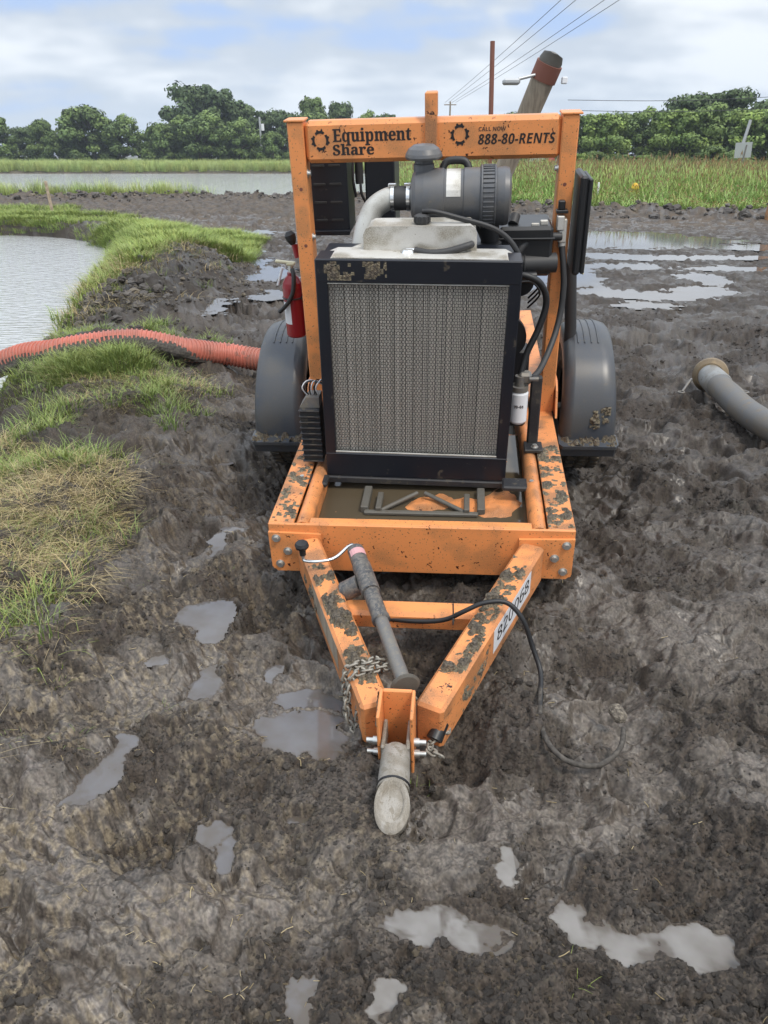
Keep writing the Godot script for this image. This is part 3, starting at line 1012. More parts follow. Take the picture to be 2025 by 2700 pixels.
	tube(st, [j0 + jd * 0.376, j1], 0.0215, 18)
	obj("jack_inner_tube", st, M.worn_steel, jack)
	st = st_new()
	var fb := frame_of(jd)
	lathe(st, [[0.0, 0.0], [0.03, 0.0], [0.04, 0.008], [0.043, 0.014], [0.036, 0.018], [0.0, 0.02]], Transform3D(fb, j1), 24)
	obj("jack_foot", st, M.muddy_steel, jack)
	st = st_new()
	tube(st, [j0 + jd * 0.17 + v3(-0.02, -0.02, 0), j0 + jd * 0.17 + v3(-0.075, -0.055, 0.0)], 0.034, 18)
	tube(st, [j0 + jd * 0.1 + v3(0, 0, 0), j0 + jd * 0.24], 0.0315, 18)
	obj("jack_swivel", st, M.jack_paint, jack)
	st = st_new()
	prism(st, PackedVector2Array([Vector2(-0.016, 0), Vector2(0.016, 0), Vector2(0.016, 0.035), Vector2(-0.016, 0.035)]), 0.001, Transform3D(Basis(fb.x, jd, fb.x.cross(jd)), j0 + jd * 0.03 + Vector3.UP * 0.029))
	st = st_new()
	for k in 6:
		var t0 := deg_to_rad(30.0 + k * 20.0)
		var t1 := deg_to_rad(50.0 + k * 20.0)
		var sx := jd.cross(Vector3.UP).normalized()
		var up := sx.cross(jd).normalized()
		var c0 := sx * cos(t0) + up * sin(t0)
		var c1 := sx * cos(t1) + up * sin(t1)
		quad(st, j0 + jd * 0.03 + c0 * 0.0298, j0 + jd * 0.03 + c1 * 0.0298, j0 + jd * 0.062 + c1 * 0.0298, j0 + jd * 0.062 + c0 * 0.0298, c0)
	obj("warning_sticker", st, M.pink_label, jack)
	# crank
	st = st_new()
	tube(st, smooth([j0 - jd * 0.002, j0 - jd * 0.018, j0 + v3(-0.02, 0.008, -0.006), j0 + v3(-0.06, 0.0, 0.055), j0 + v3(-0.11, 0.0, 0.08), j0 + v3(-0.155, 0.0, 0.08), j0 + v3(-0.166, 0.006, 0.075), j0 + v3(-0.168, 0.04, 0.07)], 5), 0.0058, 10)
	var crank := obj("crank_handle", st, M.chrome, jack)
	st = st_new()
	lathe(st, [[0.0, 0.0], [0.011, 0.0], [0.012, 0.025], [0.022, 0.03], [0.025, 0.04], [0.02, 0.05], [0.0, 0.052]], Transform3D(Basis.IDENTITY, j0 + v3(-0.168, 0.018, 0.07)), 8)
	obj("crank_knob", st, M.rubber, crank)
	# chains
	chain("safety_chain", smooth([v3(-0.07, -0.1, 0.61), v3(-0.075, -0.042, 0.635), v3(-0.12, -0.037, 0.655), v3(-0.165, -0.042, 0.675), v3(-0.178, -0.1, 0.69), v3(-0.16, -0.17, 0.70)], 8))
	chain("safety_chain", smooth([v3(-0.05, -0.042, 0.66), v3(-0.09, -0.036, 0.68), v3(-0.14, -0.038, 0.70), v3(-0.158, -0.075, 0.72), v3(-0.165, -0.12, 0.745), v3(-0.16, -0.16, 0.76), v3(-0.135, -0.19, 0.775), v3(-0.13, -0.14, 0.77), v3(-0.125, -0.10, 0.76)], 8))
	var iv := T.affine_inverse()
	chain("safety_chain", smooth([iv * v3(0.09, 0.09, -1.74), iv * v3(0.12, 0.055, -1.72), iv * v3(0.165, 0.04, -1.715), iv * v3(0.175, 0.035, -1.68), iv * v3(0.14, 0.035, -1.65), iv * v3(0.125, 0.035, -1.61), iv * v3(0.15, 0.03, -1.59)], 8))
	# light plug on the right arm
	st = st_new()
	var pa := v3(0.128, -0.105, 0.735)
	var pb := v3(0.088, -0.155, 0.82)
	tube(st, [pa, pa.lerp(pb, 0.45), pa.lerp(pb, 0.5), pb], [0.009, 0.012, 0.021, 0.023], 10)
	obj("plug_holder", st, M.black_plastic, pump)

var link_mesh: Mesh
func chain(called: String, path: Array) -> void:
	if link_mesh == null:
		var st := st_new()
		var pts := []
		for k in 15:
			var t := TAU * k / 14
			pts.append(v3(cos(t) * 0.0088, sin(t) * 0.0088 + signf(sin(t)) * 0.0065, 0))
		tube(st, pts, 0.0039, 6, false)
		link_mesh = st.commit()
	var root := Node3D.new()
	root.name = called
	pump.add_child(root, true)
	var acc := 0.0
	var k := 0
	for i in path.size() - 1:
		var seg: float = (path[i] as Vector3).distance_to(path[i + 1])
		while acc <= seg:
			var p: Vector3 = (path[i] as Vector3).lerp(path[i + 1], acc / seg)
			var b := frame_of((path[i + 1] as Vector3) - path[i])
			b = b * Basis(Vector3.UP, 0.6 + (PI / 2 if k % 2 else 0.0) + rng.randf_range(-0.3, 0.3))
			var o := MeshInstance3D.new()
			o.mesh = link_mesh
			o.material_override = M.zinc_dull
			o.name = "link"
			root.add_child(o, true)
			o.transform = Transform3D(b, p)
			k += 1
			acc += 0.0215
		acc -= seg

func pump_wheels() -> void:
	for s in [-1.0, 1.0]:
		var hub := v3(s * 0.73, -0.115, -1.36)
		# tyre
		var st := st_new()
		var xf := Transform3D(Basis(v3(0, 1, 0), v3(s, 0, 0), v3(0, 0, 1)).orthonormalized(), hub)
		lathe(st, [[0.17, -0.085], [0.2, -0.1], [0.27, -0.105], [0.315, -0.096], [0.333, -0.075], [0.335, 0.0], [0.333, 0.075], [0.315, 0.096], [0.27, 0.105], [0.2, 0.1], [0.17, 0.085]], xf, 40)
		# tread blocks
		for k in 44:
			for row in [-0.056, 0.0, 0.056]:
				var a := TAU * (k + (0.5 if row == 0.0 else 0.0)) / 44
				var d := v3(0, cos(a), sin(a))
				box(st, hub + d * 0.337 + v3(row, 0, 0), v3(0.042, 0.012, 0.028), 0.003, Basis(Vector3.RIGHT, d, Vector3.RIGHT.cross(d)))
		var wheel := obj("tyre", st, M.tyre_rubber, pump)
		st = st_new()
		lathe(st, [[0.0, 0.03], [0.06, 0.03], [0.07, 0.015], [0.13, 0.02], [0.165, 0.07], [0.178, 0.085]], xf, 28)
		obj("rim", st, M.white_paint, wheel)
		# fender: rounded shell swept over the wheel
		st = st_new()
		var prof := [[-0.128, 0.31], [-0.13, 0.345], [-0.122, 0.375], [-0.104, 0.395], [-0.08, 0.402], [-0.076, 0.407], [0.05, 0.407], [0.07, 0.403], [0.1, 0.394], [0.119, 0.376], [0.128, 0.345], [0.13, 0.31]]
		var c := hub + v3(s * -0.008, 0.0, 0.02)
		var na := 36
		var grid := []
		for i in na + 1:
			var a := deg_to_rad(lerpf(-4.0, 190.0, float(i) / na))
			var row := []
			var lift := 0.0
			var narrow := 1.0 - 0.12 * sin(clampf(a, 0, PI))
			for q in prof:
				var rr: float = q[1] - 0.008
				if a < deg_to_rad(62) or a > deg_to_rad(118):
					if absf(q[0]) < 0.078:
						rr -= 0.007
				row.append(c + v3(q[0] * s * narrow, sin(a) * rr, cos(a) * rr))
			grid.append(row)
		var gn := []
		for i in na + 1:
			var row := []
			for j in prof.size():
				var e1: Vector3 = grid[mini(i + 1, na)][j] - grid[maxi(i - 1, 0)][j]
				var e2: Vector3 = grid[i][mini(j + 1, prof.size() - 1)] - grid[i][maxi(j - 1, 0)]
				var nn := e1.cross(e2).normalized()
				var out: Vector3 = grid[i][j] - c
				if nn.dot(out) < 0.0:
					nn = -nn
				row.append(nn)
			gn.append(row)
		for i in na:
			for j in prof.size() - 1:
				tri3(st, [grid[i][j], grid[i + 1][j], grid[i + 1][j + 1]], [gn[i][j], gn[i + 1][j], gn[i + 1][j + 1]])
				tri3(st, [grid[i][j], grid[i + 1][j + 1], grid[i][j + 1]], [gn[i][j], gn[i + 1][j + 1], gn[i][j + 1]])
		# thickness: inner skin
		for i in na:
			for j in prof.size() - 1:
				var sh := func(p: Vector3) -> Vector3:
					var d := (p - c)
					d.x *= 0.3
					return p - d.normalized() * 0.006
				var q := [sh.call(grid[i][j]), sh.call(grid[i + 1][j]), sh.call(grid[i + 1][j + 1]), sh.call(grid[i][j + 1])]
				quad(st, q[0], q[1], q[2], q[3], c - (q[0] + q[2]) * 0.5)
		var fen := obj("fender", st, M.fender_plastic, pump)
		# ridges on the crown
		st = st_new()
		for k in 4:
			var x := -0.055 + 0.03 * k
			var pts := []
			for i in 7:
				var a := deg_to_rad(66.0 + i * 8.0)
				pts.append(c + v3(x * s, sin(a) * 0.4, cos(a) * 0.4))
			tube(st, pts, 0.0035, 6)
		obj("crown_rib", st, M.fender_plastic, fen)
		# front lip with mud on it
		st = st_new()
		var lp := PackedVector2Array([Vector2(-0.132, -0.03), Vector2(0.132, -0.03), Vector2(0.134, 0.05), Vector2(0.118, 0.072), Vector2(-0.118, 0.072), Vector2(-0.134, 0.05)])
		var base := c + v3(0, -0.028, 0.375)
		prism(st, lp, 0.016, Transform3D(Basis(v3(1, 0, 0), v3(0, -0.12, 1).normalized(), v3(0, 1, 0.12).normalized()), base))
		box(st, base + v3(0, -0.035, 0.035), v3(0.25, 0.06, 0.02), 0.006, Basis(Vector3.RIGHT, 0.35))
		var lip := obj("fender_lip", st, M.fender_plastic, fen)
		mud_patch(base + v3(-0.125, 0.0175, -0.015), v3(0.25, 0, 0), v3(0, -0.01, 0.085), Vector3.UP, 0.022, 0.95, 1000 + int(s), lip)
		if s > 0:
			var aa := deg_to_rad(9.0)
			mud_patch(c + v3(0.0, sin(aa) * 0.402 - 0.02, cos(aa) * 0.402), v3(0.09, 0, 0), v3(0, 0.1, -0.024), v3(0, 0.2, 1), 0.018, 0.5, 1013, fen)
	var ax := st_new()
	box(ax, v3(0, -0.17, -1.36), v3(1.3, 0.06, 0.06), 0.004)
	obj("axle", ax, M.muddy_steel, pump)

func pump_radiator() -> void:
	var rot := Basis(Vector3.BACK, -0.022)
	var st := st_new()
	var zf := -0.40
	var x0 := -0.362
	var x1 := 0.355
	# shroud frame round the opening
	box(st, v3(-0.0035, 0.789, zf - 0.06), v3(0.717, 0.082, 0.12), 0.004)
	box(st, v3(-0.0035, 0.02, zf - 0.06), v3(0.717, 0.105, 0.12), 0.004)
	box(st, v3(x0 + 0.021, 0.41, zf - 0.061), v3(0.042, 0.69, 0.119), 0.003)
	box(st, v3(x1 - 0.021, 0.41, zf - 0.061), v3(0.042, 0.69, 0.119), 0.003)
	box(st, v3(-0.0035, 0.42, zf - 0.2), v3(0.70, 0.80, 0.14), 0.004)
	var rad := obj("radiator", st, M.black_paint, pump)
	rad.transform = Transform3D(rot, v3(-0.034, 0, 0))
	# soiled lower flange and feet
	st = st_new()
	box(st, v3(-0.0035, -0.046, zf - 0.035), v3(0.725, 0.028, 0.09), 0.004)
	var fl := obj("bottom_flange", st, M.black_dirty, rad)
	for s in [-1.0, 1.0]:
		st = st_new()
		box(st, v3(s * 0.412 - 0.004, -0.02 + s * 0.008, zf + 0.055), v3(0.135, 0.022, 0.075), 0.006)
		var foot := obj("mounting_foot", st, M.black_dirty, rad)
		bolt(v3(s * 0.452, -0.006 + s * 0.008, zf + 0.06), Vector3.UP, 0.009, foot)
	# fins
	st = st_new()
	var ax0 := x0 + 0.04
	var ax1 := x1 - 0.04
	var nf := 92
	for k in nf:
		var x := lerpf(ax0 + 0.004, ax1 - 0.004, float(k) / (nf - 1)) + rng.randf_range(-0.0012, 0.0012)
		var tone := 0.66 * rng.randf_range(0.75, 1.05)
		st.set_color(Color(tone, tone * 0.94, tone * 0.83))
		box(st, v3(x, 0.411, zf - 0.03), v3(0.0048 + rng.randf() * 0.0014, 0.675, 0.012), 0.0)
	obj("cooling_fins", st, M.fin_metal, rad)
	st = st_new()
	box(st, v3((ax0 + ax1) * 0.5, 0.411, zf - 0.055), v3(ax1 - ax0, 0.68, 0.02), 0.001)
	obj("core", st, M.core_dark, rad)
	# honeycomb guard in front of the fins
	st = st_new()
	var px := 0.0122
	var py := px * 0.866
	var nx := int((ax1 - ax0) / px)
	var ny := int(0.672 / py)
	for j in ny:
		for i in nx:
			var c := v3(ax0 + px * (i + 0.5 + (0.5 if j % 2 else 0.0)), 0.074 + py * (j + 0.5), zf - 0.012)
			if c.x + px * 0.5 > ax1:
				continue
			var v := []
			for a in 4:
				var t := deg_to_rad(30.0 + 60.0 * a)
				v.append(c + v3(cos(t), sin(t), 0) * px * 0.577)
			for a in 3:
				var e: Vector3 = (v[a + 1] - v[a]).normalized()
				var w := e.cross(Vector3.BACK) * 0.00105
				quad(st, v[a] - w, v[a + 1] - w, v[a + 1] + v3(0, 0, 0.002), v[a] + v3(0, 0, 0.002), Vector3.BACK - w * 300)
				quad(st, v[a] + w, v[a + 1] + w, v[a + 1] + v3(0, 0, 0.002), v[a] + v3(0, 0, 0.002), Vector3.BACK + w * 300)
	var gd := obj("honeycomb_guard", st, M.guard, rad)
	gd.set_meta("kind", "stuff")
	st = st_new()
	box(st, v3((ax0 + ax1) * 0.5, 0.0765, zf - 0.006), v3(ax1 - ax0, 0.006, 0.006), 0.001)
	obj("guard_edge", st, M.steel_pipe, rad)
	st = st_new()
	box(st, v3((ax0 + ax1) * 0.5, 0.745, zf - 0.006), v3(ax1 - ax0, 0.004, 0.006), 0.001)
	obj("guard_edge", st, M.steel_pipe, rad)
	mud_patch(v3(-0.33, 0.757, zf + 0.0005), v3(0.22, 0, 0), v3(0, 0.066, 0), Vector3.BACK, 0.0022, 0.62, 1031, rad)
	# top header tank
	st = st_new()
	var poly := PackedVector2Array([Vector2(-0.345, 0.76), Vector2(0.335, 0.76), Vector2(0.335, 0.815), Vector2(0.30, 0.833), Vector2(-0.30, 0.833), Vector2(-0.345, 0.815)])
	prism(st, poly, 0.145, Transform3D(Basis.IDENTITY, v3(0, 0, zf - 0.155)))
	obj("header_tank", st, M.aluminium, rad)
	# stand below: legs and cross braces
	st = st_new()
	for s in [-1.0, 1.0]:
		box(st, v3(s * 0.225, -0.075, -0.30), v3(0.03, 0.035, 0.16), 0.003)
		box(st, v3(s * 0.17, -0.07, -0.27), v3(0.022, 0.03, 0.12), 0.003)
		tube(st, [v3(-0.01 + s * 0.015, -0.058, -0.33), v3(s * 0.16, -0.076, -0.225)], 0.009, 8)
	box(st, v3(-0.006, -0.078, -0.212), v3(0.44, 0.016, 0.022), 0.004)
	obj("radiator_stand", st, M.muddy_steel, pump)
	# finned regulator on the left
	st = st_new()
	box(st, v3(-0.452, 0.137, -0.475), v3(0.078, 0.236, 0.09), 0.002)
	for k in 10:
		box(st, v3(-0.452, 0.03 + 0.0245 * k, -0.427), v3(0.084, 0.0035, 0.022), 0.001)
	var reg := obj("finned_cooler", st, M.black_dirty, pump)
	st = st_new()
	prism(st, PackedVector2Array([Vector2(-0.492, 0.256), Vector2(-0.412, 0.256), Vector2(-0.412, 0.30), Vector2(-0.462, 0.30)]), 0.07, Transform3D(Basis.IDENTITY, v3(0, 0, -0.51)))
	obj("cooler_cap", st, M.worn_steel, reg)
	for k in 7:
		st = st_new()
		var bx := -0.465 + 0.008 * k
		tube(st, smooth([v3(bx, 0.30, -0.47), v3(bx - 0.012 + rng.randf() * 0.02, 0.335, -0.455), v3(bx + 0.012, 0.352 + rng.randf() * 0.012, -0.47), v3(-0.40, 0.32 + rng.randf() * 0.03, -0.5)], 5), 0.0026, 6)
		obj("cooler_wire", st, M.rubber if k % 3 else M.white_label, reg)

func pump_engine() -> void:
	var st := st_new()
	# engine block and the dark parts round it
	box(st, v3(-0.02, 0.31, -1.0), v3(0.46, 0.72, 0.62), 0.02)
	box(st, v3(-0.02, 0.70, -0.98), v3(0.36, 0.10, 0.5), 0.02)
	box(st, v3(0.0, 0.28, -1.75), v3(0.6, 0.62, 0.5), 0.05)
	var eng := obj("engine_block", st, M.engine_black, pump)
	st = st_new()
	tube(st, [v3(0.36, 0.63, -0.83), v3(0.36, 0.63, -0.93)], 0.058, 20)
	tube(st, [v3(0.33, 0.655, -0.80), v3(0.42, 0.655, -0.82)], 0.02, 10)
	obj("alternator", st, M.engine_black, eng)
	st = st_new()
	tube(st, [v3(0.30, 0.46, -0.66), v3(0.30, 0.46, -0.69)], 0.088, 28)
	obj("drive_pulley", st, M.engine_black, eng)
	st = st_new()
	box(st, v3(0.31, 0.56, -0.76), v3(0.1, 0.12, 0.12), 0.01)
	box(st, v3(0.33, 0.22, -0.76), v3(0.16, 0.34, 0.1), 0.01)
	obj("pump_bracket", st, M.engine_black, eng)
	# air cleaner
	st = st_new()
	var ax := Transform3D(Basis(v3(0, 1, 0), v3(1, 0, 0), v3(0, 0, -1)), v3(-0.065, 0.958, -0.80))
	lathe(st, [[0.0, 0.0], [0.06, 0.0], [0.085, 0.006], [0.098, 0.02], [0.102, 0.05], [0.101, 0.122], [0.097, 0.126], [0.097, 0.194], [0.101, 0.198], [0.101, 0.255], [0.106, 0.258], [0.107, 0.31], [0.101, 0.314], [0.103, 0.345], [0.099, 0.362], [0.075, 0.37], [0.0, 0.372]], ax, 48)
	var ac := obj("air_cleaner", st, M.cleaner_plastic, pump)
	st = st_new()
	for k in 40:
		var a := TAU * k / 40
		var d := v3(0, cos(a), sin(a))
		box(st, v3(0.222, 0.958, -0.80) + d * 0.108, v3(0.04, 0.006, 0.004), 0.001, Basis(Vector3.RIGHT, d, Vector3.RIGHT.cross(d)))
	for e in [0.197, 0.246]:
		tube(st, circle(v3(e, 0.958, -0.80), Vector3.RIGHT, 0.1075, 40), 0.004, 6, false)
	obj("clamp_ring", st, M.cleaner_plastic, ac)
	st = st_new()
	for k in 8:
		var a0 := deg_to_rad(-12.0 + k * 12.5)
		var a1 := deg_to_rad(-12.0 + (k + 1) * 12.5)
		var d0 := v3(0, sin(a0 + 0.4), cos(a0 + 0.4))
		var d1 := v3(0, sin(a1 + 0.4), cos(a1 + 0.4))
		var c0 := v3(0.068, 0.958, -0.80)
		quad(st, c0 + d0 * 0.0985, c0 + d1 * 0.0985, c0 + d1 * 0.0985 + v3(0.052, 0, 0), c0 + d0 * 0.0985 + v3(0.052, 0, 0), d0)
	obj("foil_label", st, M.aluminium, ac)
	# rain cap
	st = st_new()
	lathe(st, [[0.0, 0.0], [0.038, 0.0], [0.038, 0.04], [0.034, 0.044], [0.034, 0.058], [0.064, 0.058], [0.069, 0.066], [0.066, 0.076], [0.056, 0.092], [0.038, 0.104], [0.0, 0.109]], Transform3D(Basis.IDENTITY, v3(-0.017, 1.035, -0.80)), 32)
	obj("rain_cap", st, M.cleaner_plastic, ac)
	st = st_new()
	tube(st, smooth([v3(0.05, 1.05, -0.84), v3(0.07, 1.075, -0.85), v3(0.13, 1.075, -0.85), v3(0.15, 1.05, -0.84)], 5), 0.014, 10)
	obj("cleaner_strap", st, M.rubber, ac)
	st = st_new()
	tube(st, [v3(0.22, 0.87, -0.82), v3(0.235, 0.80, -0.82), v3(0.235, 0.70, -0.84)], [0.05, 0.035, 0.035], 18)
	tube(st, [v3(0.232, 0.79, -0.80), v3(0.235, 0.73, -0.80)], 0.048, 18)
	obj("dust_valve", st, M.rubber, ac)
	# intake elbow with rubber sleeve and clamps
	st = st_new()
	tube(st, smooth([v3(-0.12, 0.957, -0.80), v3(-0.155, 0.955, -0.80), v3(-0.205, 0.925, -0.79), v3(-0.235, 0.87, -0.77), v3(-0.25, 0.81, -0.75), v3(-0.26, 0.74, -0.73), v3(-0.27, 0.66, -0.72)], 6), 0.0405, 24)
	var el := obj("intake_elbow", st, M.steel_pipe, pump)
	st = st_new()
	tube(st, [v3(-0.142, 0.957, -0.80), v3(-0.063, 0.958, -0.80)], 0.0435, 24)
	obj("rubber_sleeve", st, M.rubber_grey, el)
	for x in [-0.135, -0.076]:
		st = st_new()
		tube(st, [v3(x - 0.0065, 0.957, -0.80), v3(x + 0.0065, 0.957, -0.80)], 0.0458, 24)
		box(st, v3(x, 1.006, -0.79), v3(0.03, 0.012, 0.016), 0.002)
		obj("hose_clamp", st, M.chrome, el)
	st = st_new()
	tube(st, smooth([v3(-0.30, 0.82, -1.1), v3(-0.27, 0.83, -0.95), v3(-0.25, 0.83, -0.85)], 4), 0.022, 14)
	obj("breather_pipe", st, M.aluminium, el)
	st = st_new()
	tube(st, smooth([v3(-0.31, 0.77, -0.58), v3(-0.26, 0.80, -0.60), v3(-0.2, 0.815, -0.62)], 5), 0.03, 16)
	obj("coolant_outlet", st, M.aluminium, pump)
	# expansion tank
	st = st_new()
	var e2 := PackedVector2Array([Vector2(-0.218, 0.80), Vector2(0.182, 0.80), Vector2(0.182, 0.888), Vector2(0.176, 0.904), Vector2(0.160, 0.915), Vector2(-0.19, 0.917), Vector2(-0.208, 0.909), Vector2(-0.218, 0.89)])
	prism(st, e2, 0.006, Transform3D(Basis.IDENTITY, v3(0, 0, -0.525)))
	var e3 := PackedVector2Array([Vector2(-0.212, 0.80), Vector2(0.178, 0.80), Vector2(0.178, 0.886), Vector2(0.172, 0.901), Vector2(0.157, 0.912), Vector2(-0.187, 0.914), Vector2(-0.204, 0.906), Vector2(-0.212, 0.888)])
	prism(st, e3, 0.145, Transform3D(Basis.IDENTITY, v3(0, 0, -0.67)))
	var et := obj("expansion_tank", st, M.aluminium, pump)
	st = st_new()
	lathe(st, [[0.0, 0.0], [0.026, 0.0], [0.028, 0.008], [0.027, 0.026], [0.014, 0.032], [0.0, 0.033]], Transform3D(Basis.IDENTITY, v3(-0.012, 0.915, -0.57)), 16)
	for k in 12:
		var a := TAU * k / 12
		box(st, v3(-0.012 + cos(a) * 0.027, 0.929, -0.57 + sin(a) * 0.027), v3(0.006, 0.022, 0.006), 0.001, Basis(Vector3.UP, -a))
	obj("filler_cap", st, M.rubber_grey, et)
	st = st_new()
	tube(st, smooth([v3(-0.035, 0.838, -0.50), v3(0.02, 0.832, -0.485), v3(0.08, 0.836, -0.487), v3(0.145, 0.85, -0.50), v3(0.165, 0.853, -0.517)], 5), 0.0125, 12)
	var oh := obj("overflow_hose", st, M.rubber_grey, et)
	st = st_new()
	tube(st, [v3(-0.065, 0.838, -0.50), v3(-0.035, 0.838, -0.50)], 0.009, 10)
	lathe(st, [[0.0, 0.0], [0.028, 0.0], [0.02, 0.012], [0.0, 0.013]], Transform3D(Basis.IDENTITY, v3(-0.06, 0.832, -0.495)), 14)
	obj("drain_fitting", st, M.chrome, oh)
	# black slotted cabinet and panel behind, on the left
	st = st_new()
	box(st, v3(-0.445, 0.915, -1.30), v3(0.162, 0.35, 0.2), 0.004)
	box(st, v3(-0.445, 0.748, -1.194), v3(0.162, 0.02, 0.02), 0.002)
	var cab := obj("exhaust_guard", st, M.black_paint, pump)
	for k in 4:
		for s in [-1.0, 1.0]:
			st = st_new()
			box(st, v3(-0.45 + s * 0.034, 0.80 + 0.073 * k, -1.199), v3(0.05, 0.009, 0.006), 0.001)
			obj("vent_slot", st, M.core_dark, cab)
	st = st_new()
	box(st, v3(-0.235, 0.86, -1.42), v3(0.13, 0.44, 0.25), 0.006)
	obj("rear_cover", st, M.black_paint, pump)
	st = st_new()
	tube(st, [v3(-0.325, 1.03, -1.3), v3(-0.325, 0.93, -1.3)], 0.018, 12)
	tube(st, smooth([v3(-0.345, 1.02, -1.27), v3(-0.347, 0.95, -1.26), v3(-0.34, 0.88, -1.28)], 4), 0.006, 8)
	tube(st, smooth([v3(-0.318, 0.93, -1.28), v3(-0.315, 0.89, -1.28), v3(-0.30, 0.85, -1.3)], 4), 0.006, 8)
	obj("gas_strut", st, M.rubber_grey, pump)
	# control panel on the right post
	st = st_new()
	box(st, v3(0.588, 0.815, -1.02), v3(0.03, 0.375, 0.2), 0.012)
	box(st, v3(0.613, 0.812, -1.02), v3(0.018, 0.36, 0.19), 0.01)
	var cpn := obj("control_panel", st, M.black_plastic, pump)
	st = st_new()
	box(st, v3(0.626, 0.74, -1.05), v3(0.008, 0.25, 0.14), 0.003)
	obj("panel_back", st, M.cream, cpn)
	# fuel pressure switch on the same post
	st = st_new()
	box(st, v3(0.523, 0.80, -0.953), v3(0.032, 0.09, 0.04), 0.004)
	box(st, v3(0.513, 0.83, -0.945), v3(0.03, 0.055, 0.035), 0.004)
	tube(st, [v3(0.527, 0.755, -0.95), v3(0.527, 0.735, -0.95)], 0.015, 12)
	var sw := obj("fuel_filter_head", st, M.aluminium, pump)
	st = st_new()
	box(st, v3(0.516, 0.872, -0.95), v3(0.045, 0.012, 0.04), 0.002)
	box(st, v3(0.513, 0.895, -0.95), v3(0.026, 0.035, 0.03), 0.004)
	obj("switch_cap", st, M.black_plastic, sw)
	# battery
	st = st_new()
	box(st, v3(0.375, 0.74, -0.97), v3(0.21, 0.19, 0.24), 0.012)
	box(st, v3(0.375, 0.792, -0.845), v3(0.22, 0.008, 0.012), 0.002)
	var bat := obj("battery_box", st, M.black_plastic, pump)
	st = st_new()
	tube(st, [v3(0.325, 0.836, -0.90), v3(0.335, 0.862, -0.93)], 0.02, 14)
	obj("battery_cap", st, M.rubber_grey, bat)
	st = st_new()
	box(st, v3(0.445, 0.84, -0.90), v3(0.03, 0.02, 0.02), 0.003)
	box(st, v3(0.41, 0.838, -0.88), v3(0.03, 0.01, 0.014), 0.002)
	obj("battery_terminal", st, M.aluminium, bat)
	# white spin-on filter and its head
	st = st_new()
	lathe(st, [[0.0, 0.148], [0.028, 0.148], [0.035, 0.158], [0.036, 0.275], [0.033, 0.283], [0.0, 0.285]], Transform3D(Basis.IDENTITY, v3(0.366, 0, -0.56)), 26)
	var fi := obj("oil_filter", st, M.white_paint, pump)
	text_mesh("70-61", "Droid Sans", 700, Vector2(0.345, 0.222), Vector2(0.382, 0.234), -0.5245, M.print_black, fi)
	st = st_new()
	tube(st, [v3(0.366, 0.285, -0.56), v3(0.366, 0.305, -0.56)], 0.034, 20)
	tube(st, [v3(0.366, 0.30, -0.56), v3(0.366, 0.345, -0.56)], 0.02, 14)
	box(st, v3(0.385, 0.335, -0.57), v3(0.05, 0.045, 0.05), 0.01)
	tube(st, [v3(0.40, 0.337, -0.545), v3(0.435, 0.337, -0.545)], 0.009, 10)
	obj("filter_head", st, M.worn_steel, fi)
	st = st_new()
	box(st, v3(0.438, 0.16, -0.64), v3(0.045, 0.30, 0.03), 0.006)
	box(st, v3(0.44, 0.012, -0.6), v3(0.075, 0.014, 0.08), 0.003)
	var rb := obj("radiator_bracket", st, M.black_dirty, pump)
	bolt(v3(0.445, 0.02, -0.585), Vector3.UP, 0.01, rb)
	# grey suction stub behind the post
	st = st_new()
	tube(st, [v3(0.605, 0.62, -1.25), v3(0.635, 0.30, -1.25), v3(0.64, 0.1, -1.25)], 0.027, 18)
	obj("drop_pipe", st, M.rubber_grey, pump)
	st = st_new()
	tube(st, [v3(0.345, 0.692, -0.86), v3(0.50, 0.692, -0.88)], 0.038, 20)
	for x in [0.355, 0.375]:
		tube(st, circle(v3(x, 0.692, -0.86), Vector3.RIGHT, 0.039, 20), 0.003, 6, false)
	obj("charge_pipe", st, M.rubber_grey, pump)
	# knob and horn above the extinguisher
	st = st_new()
	lathe(st, [[0.0, 0.0], [0.012, 0.0], [0.022, 0.02], [0.024, 0.04], [0.012, 0.055], [0.0, 0.057]], Transform3D(Basis(Vector3.BACK, 0.3), v3(-0.59, 0.735, -1.05)), 14)
	var kn := obj("fuel_cap_knob", st, M.rubber, pump)
	st = st_new()
	tube(st, [v3(-0.585, 0.735, -1.05), v3(-0.575, 0.68, -1.05)], 0.014, 10)
	obj("knob_stem", st, M.red_paint, kn)

func circle(c: Vector3, axis: Vector3, r: float, n: int) -> Array:
	var b := frame_of(axis)
	var o := []
	for k in n + 1:
		var t := TAU * k / n
		o.append(c + b.x * cos(t) * r + b.z * sin(t) * r)
	return o

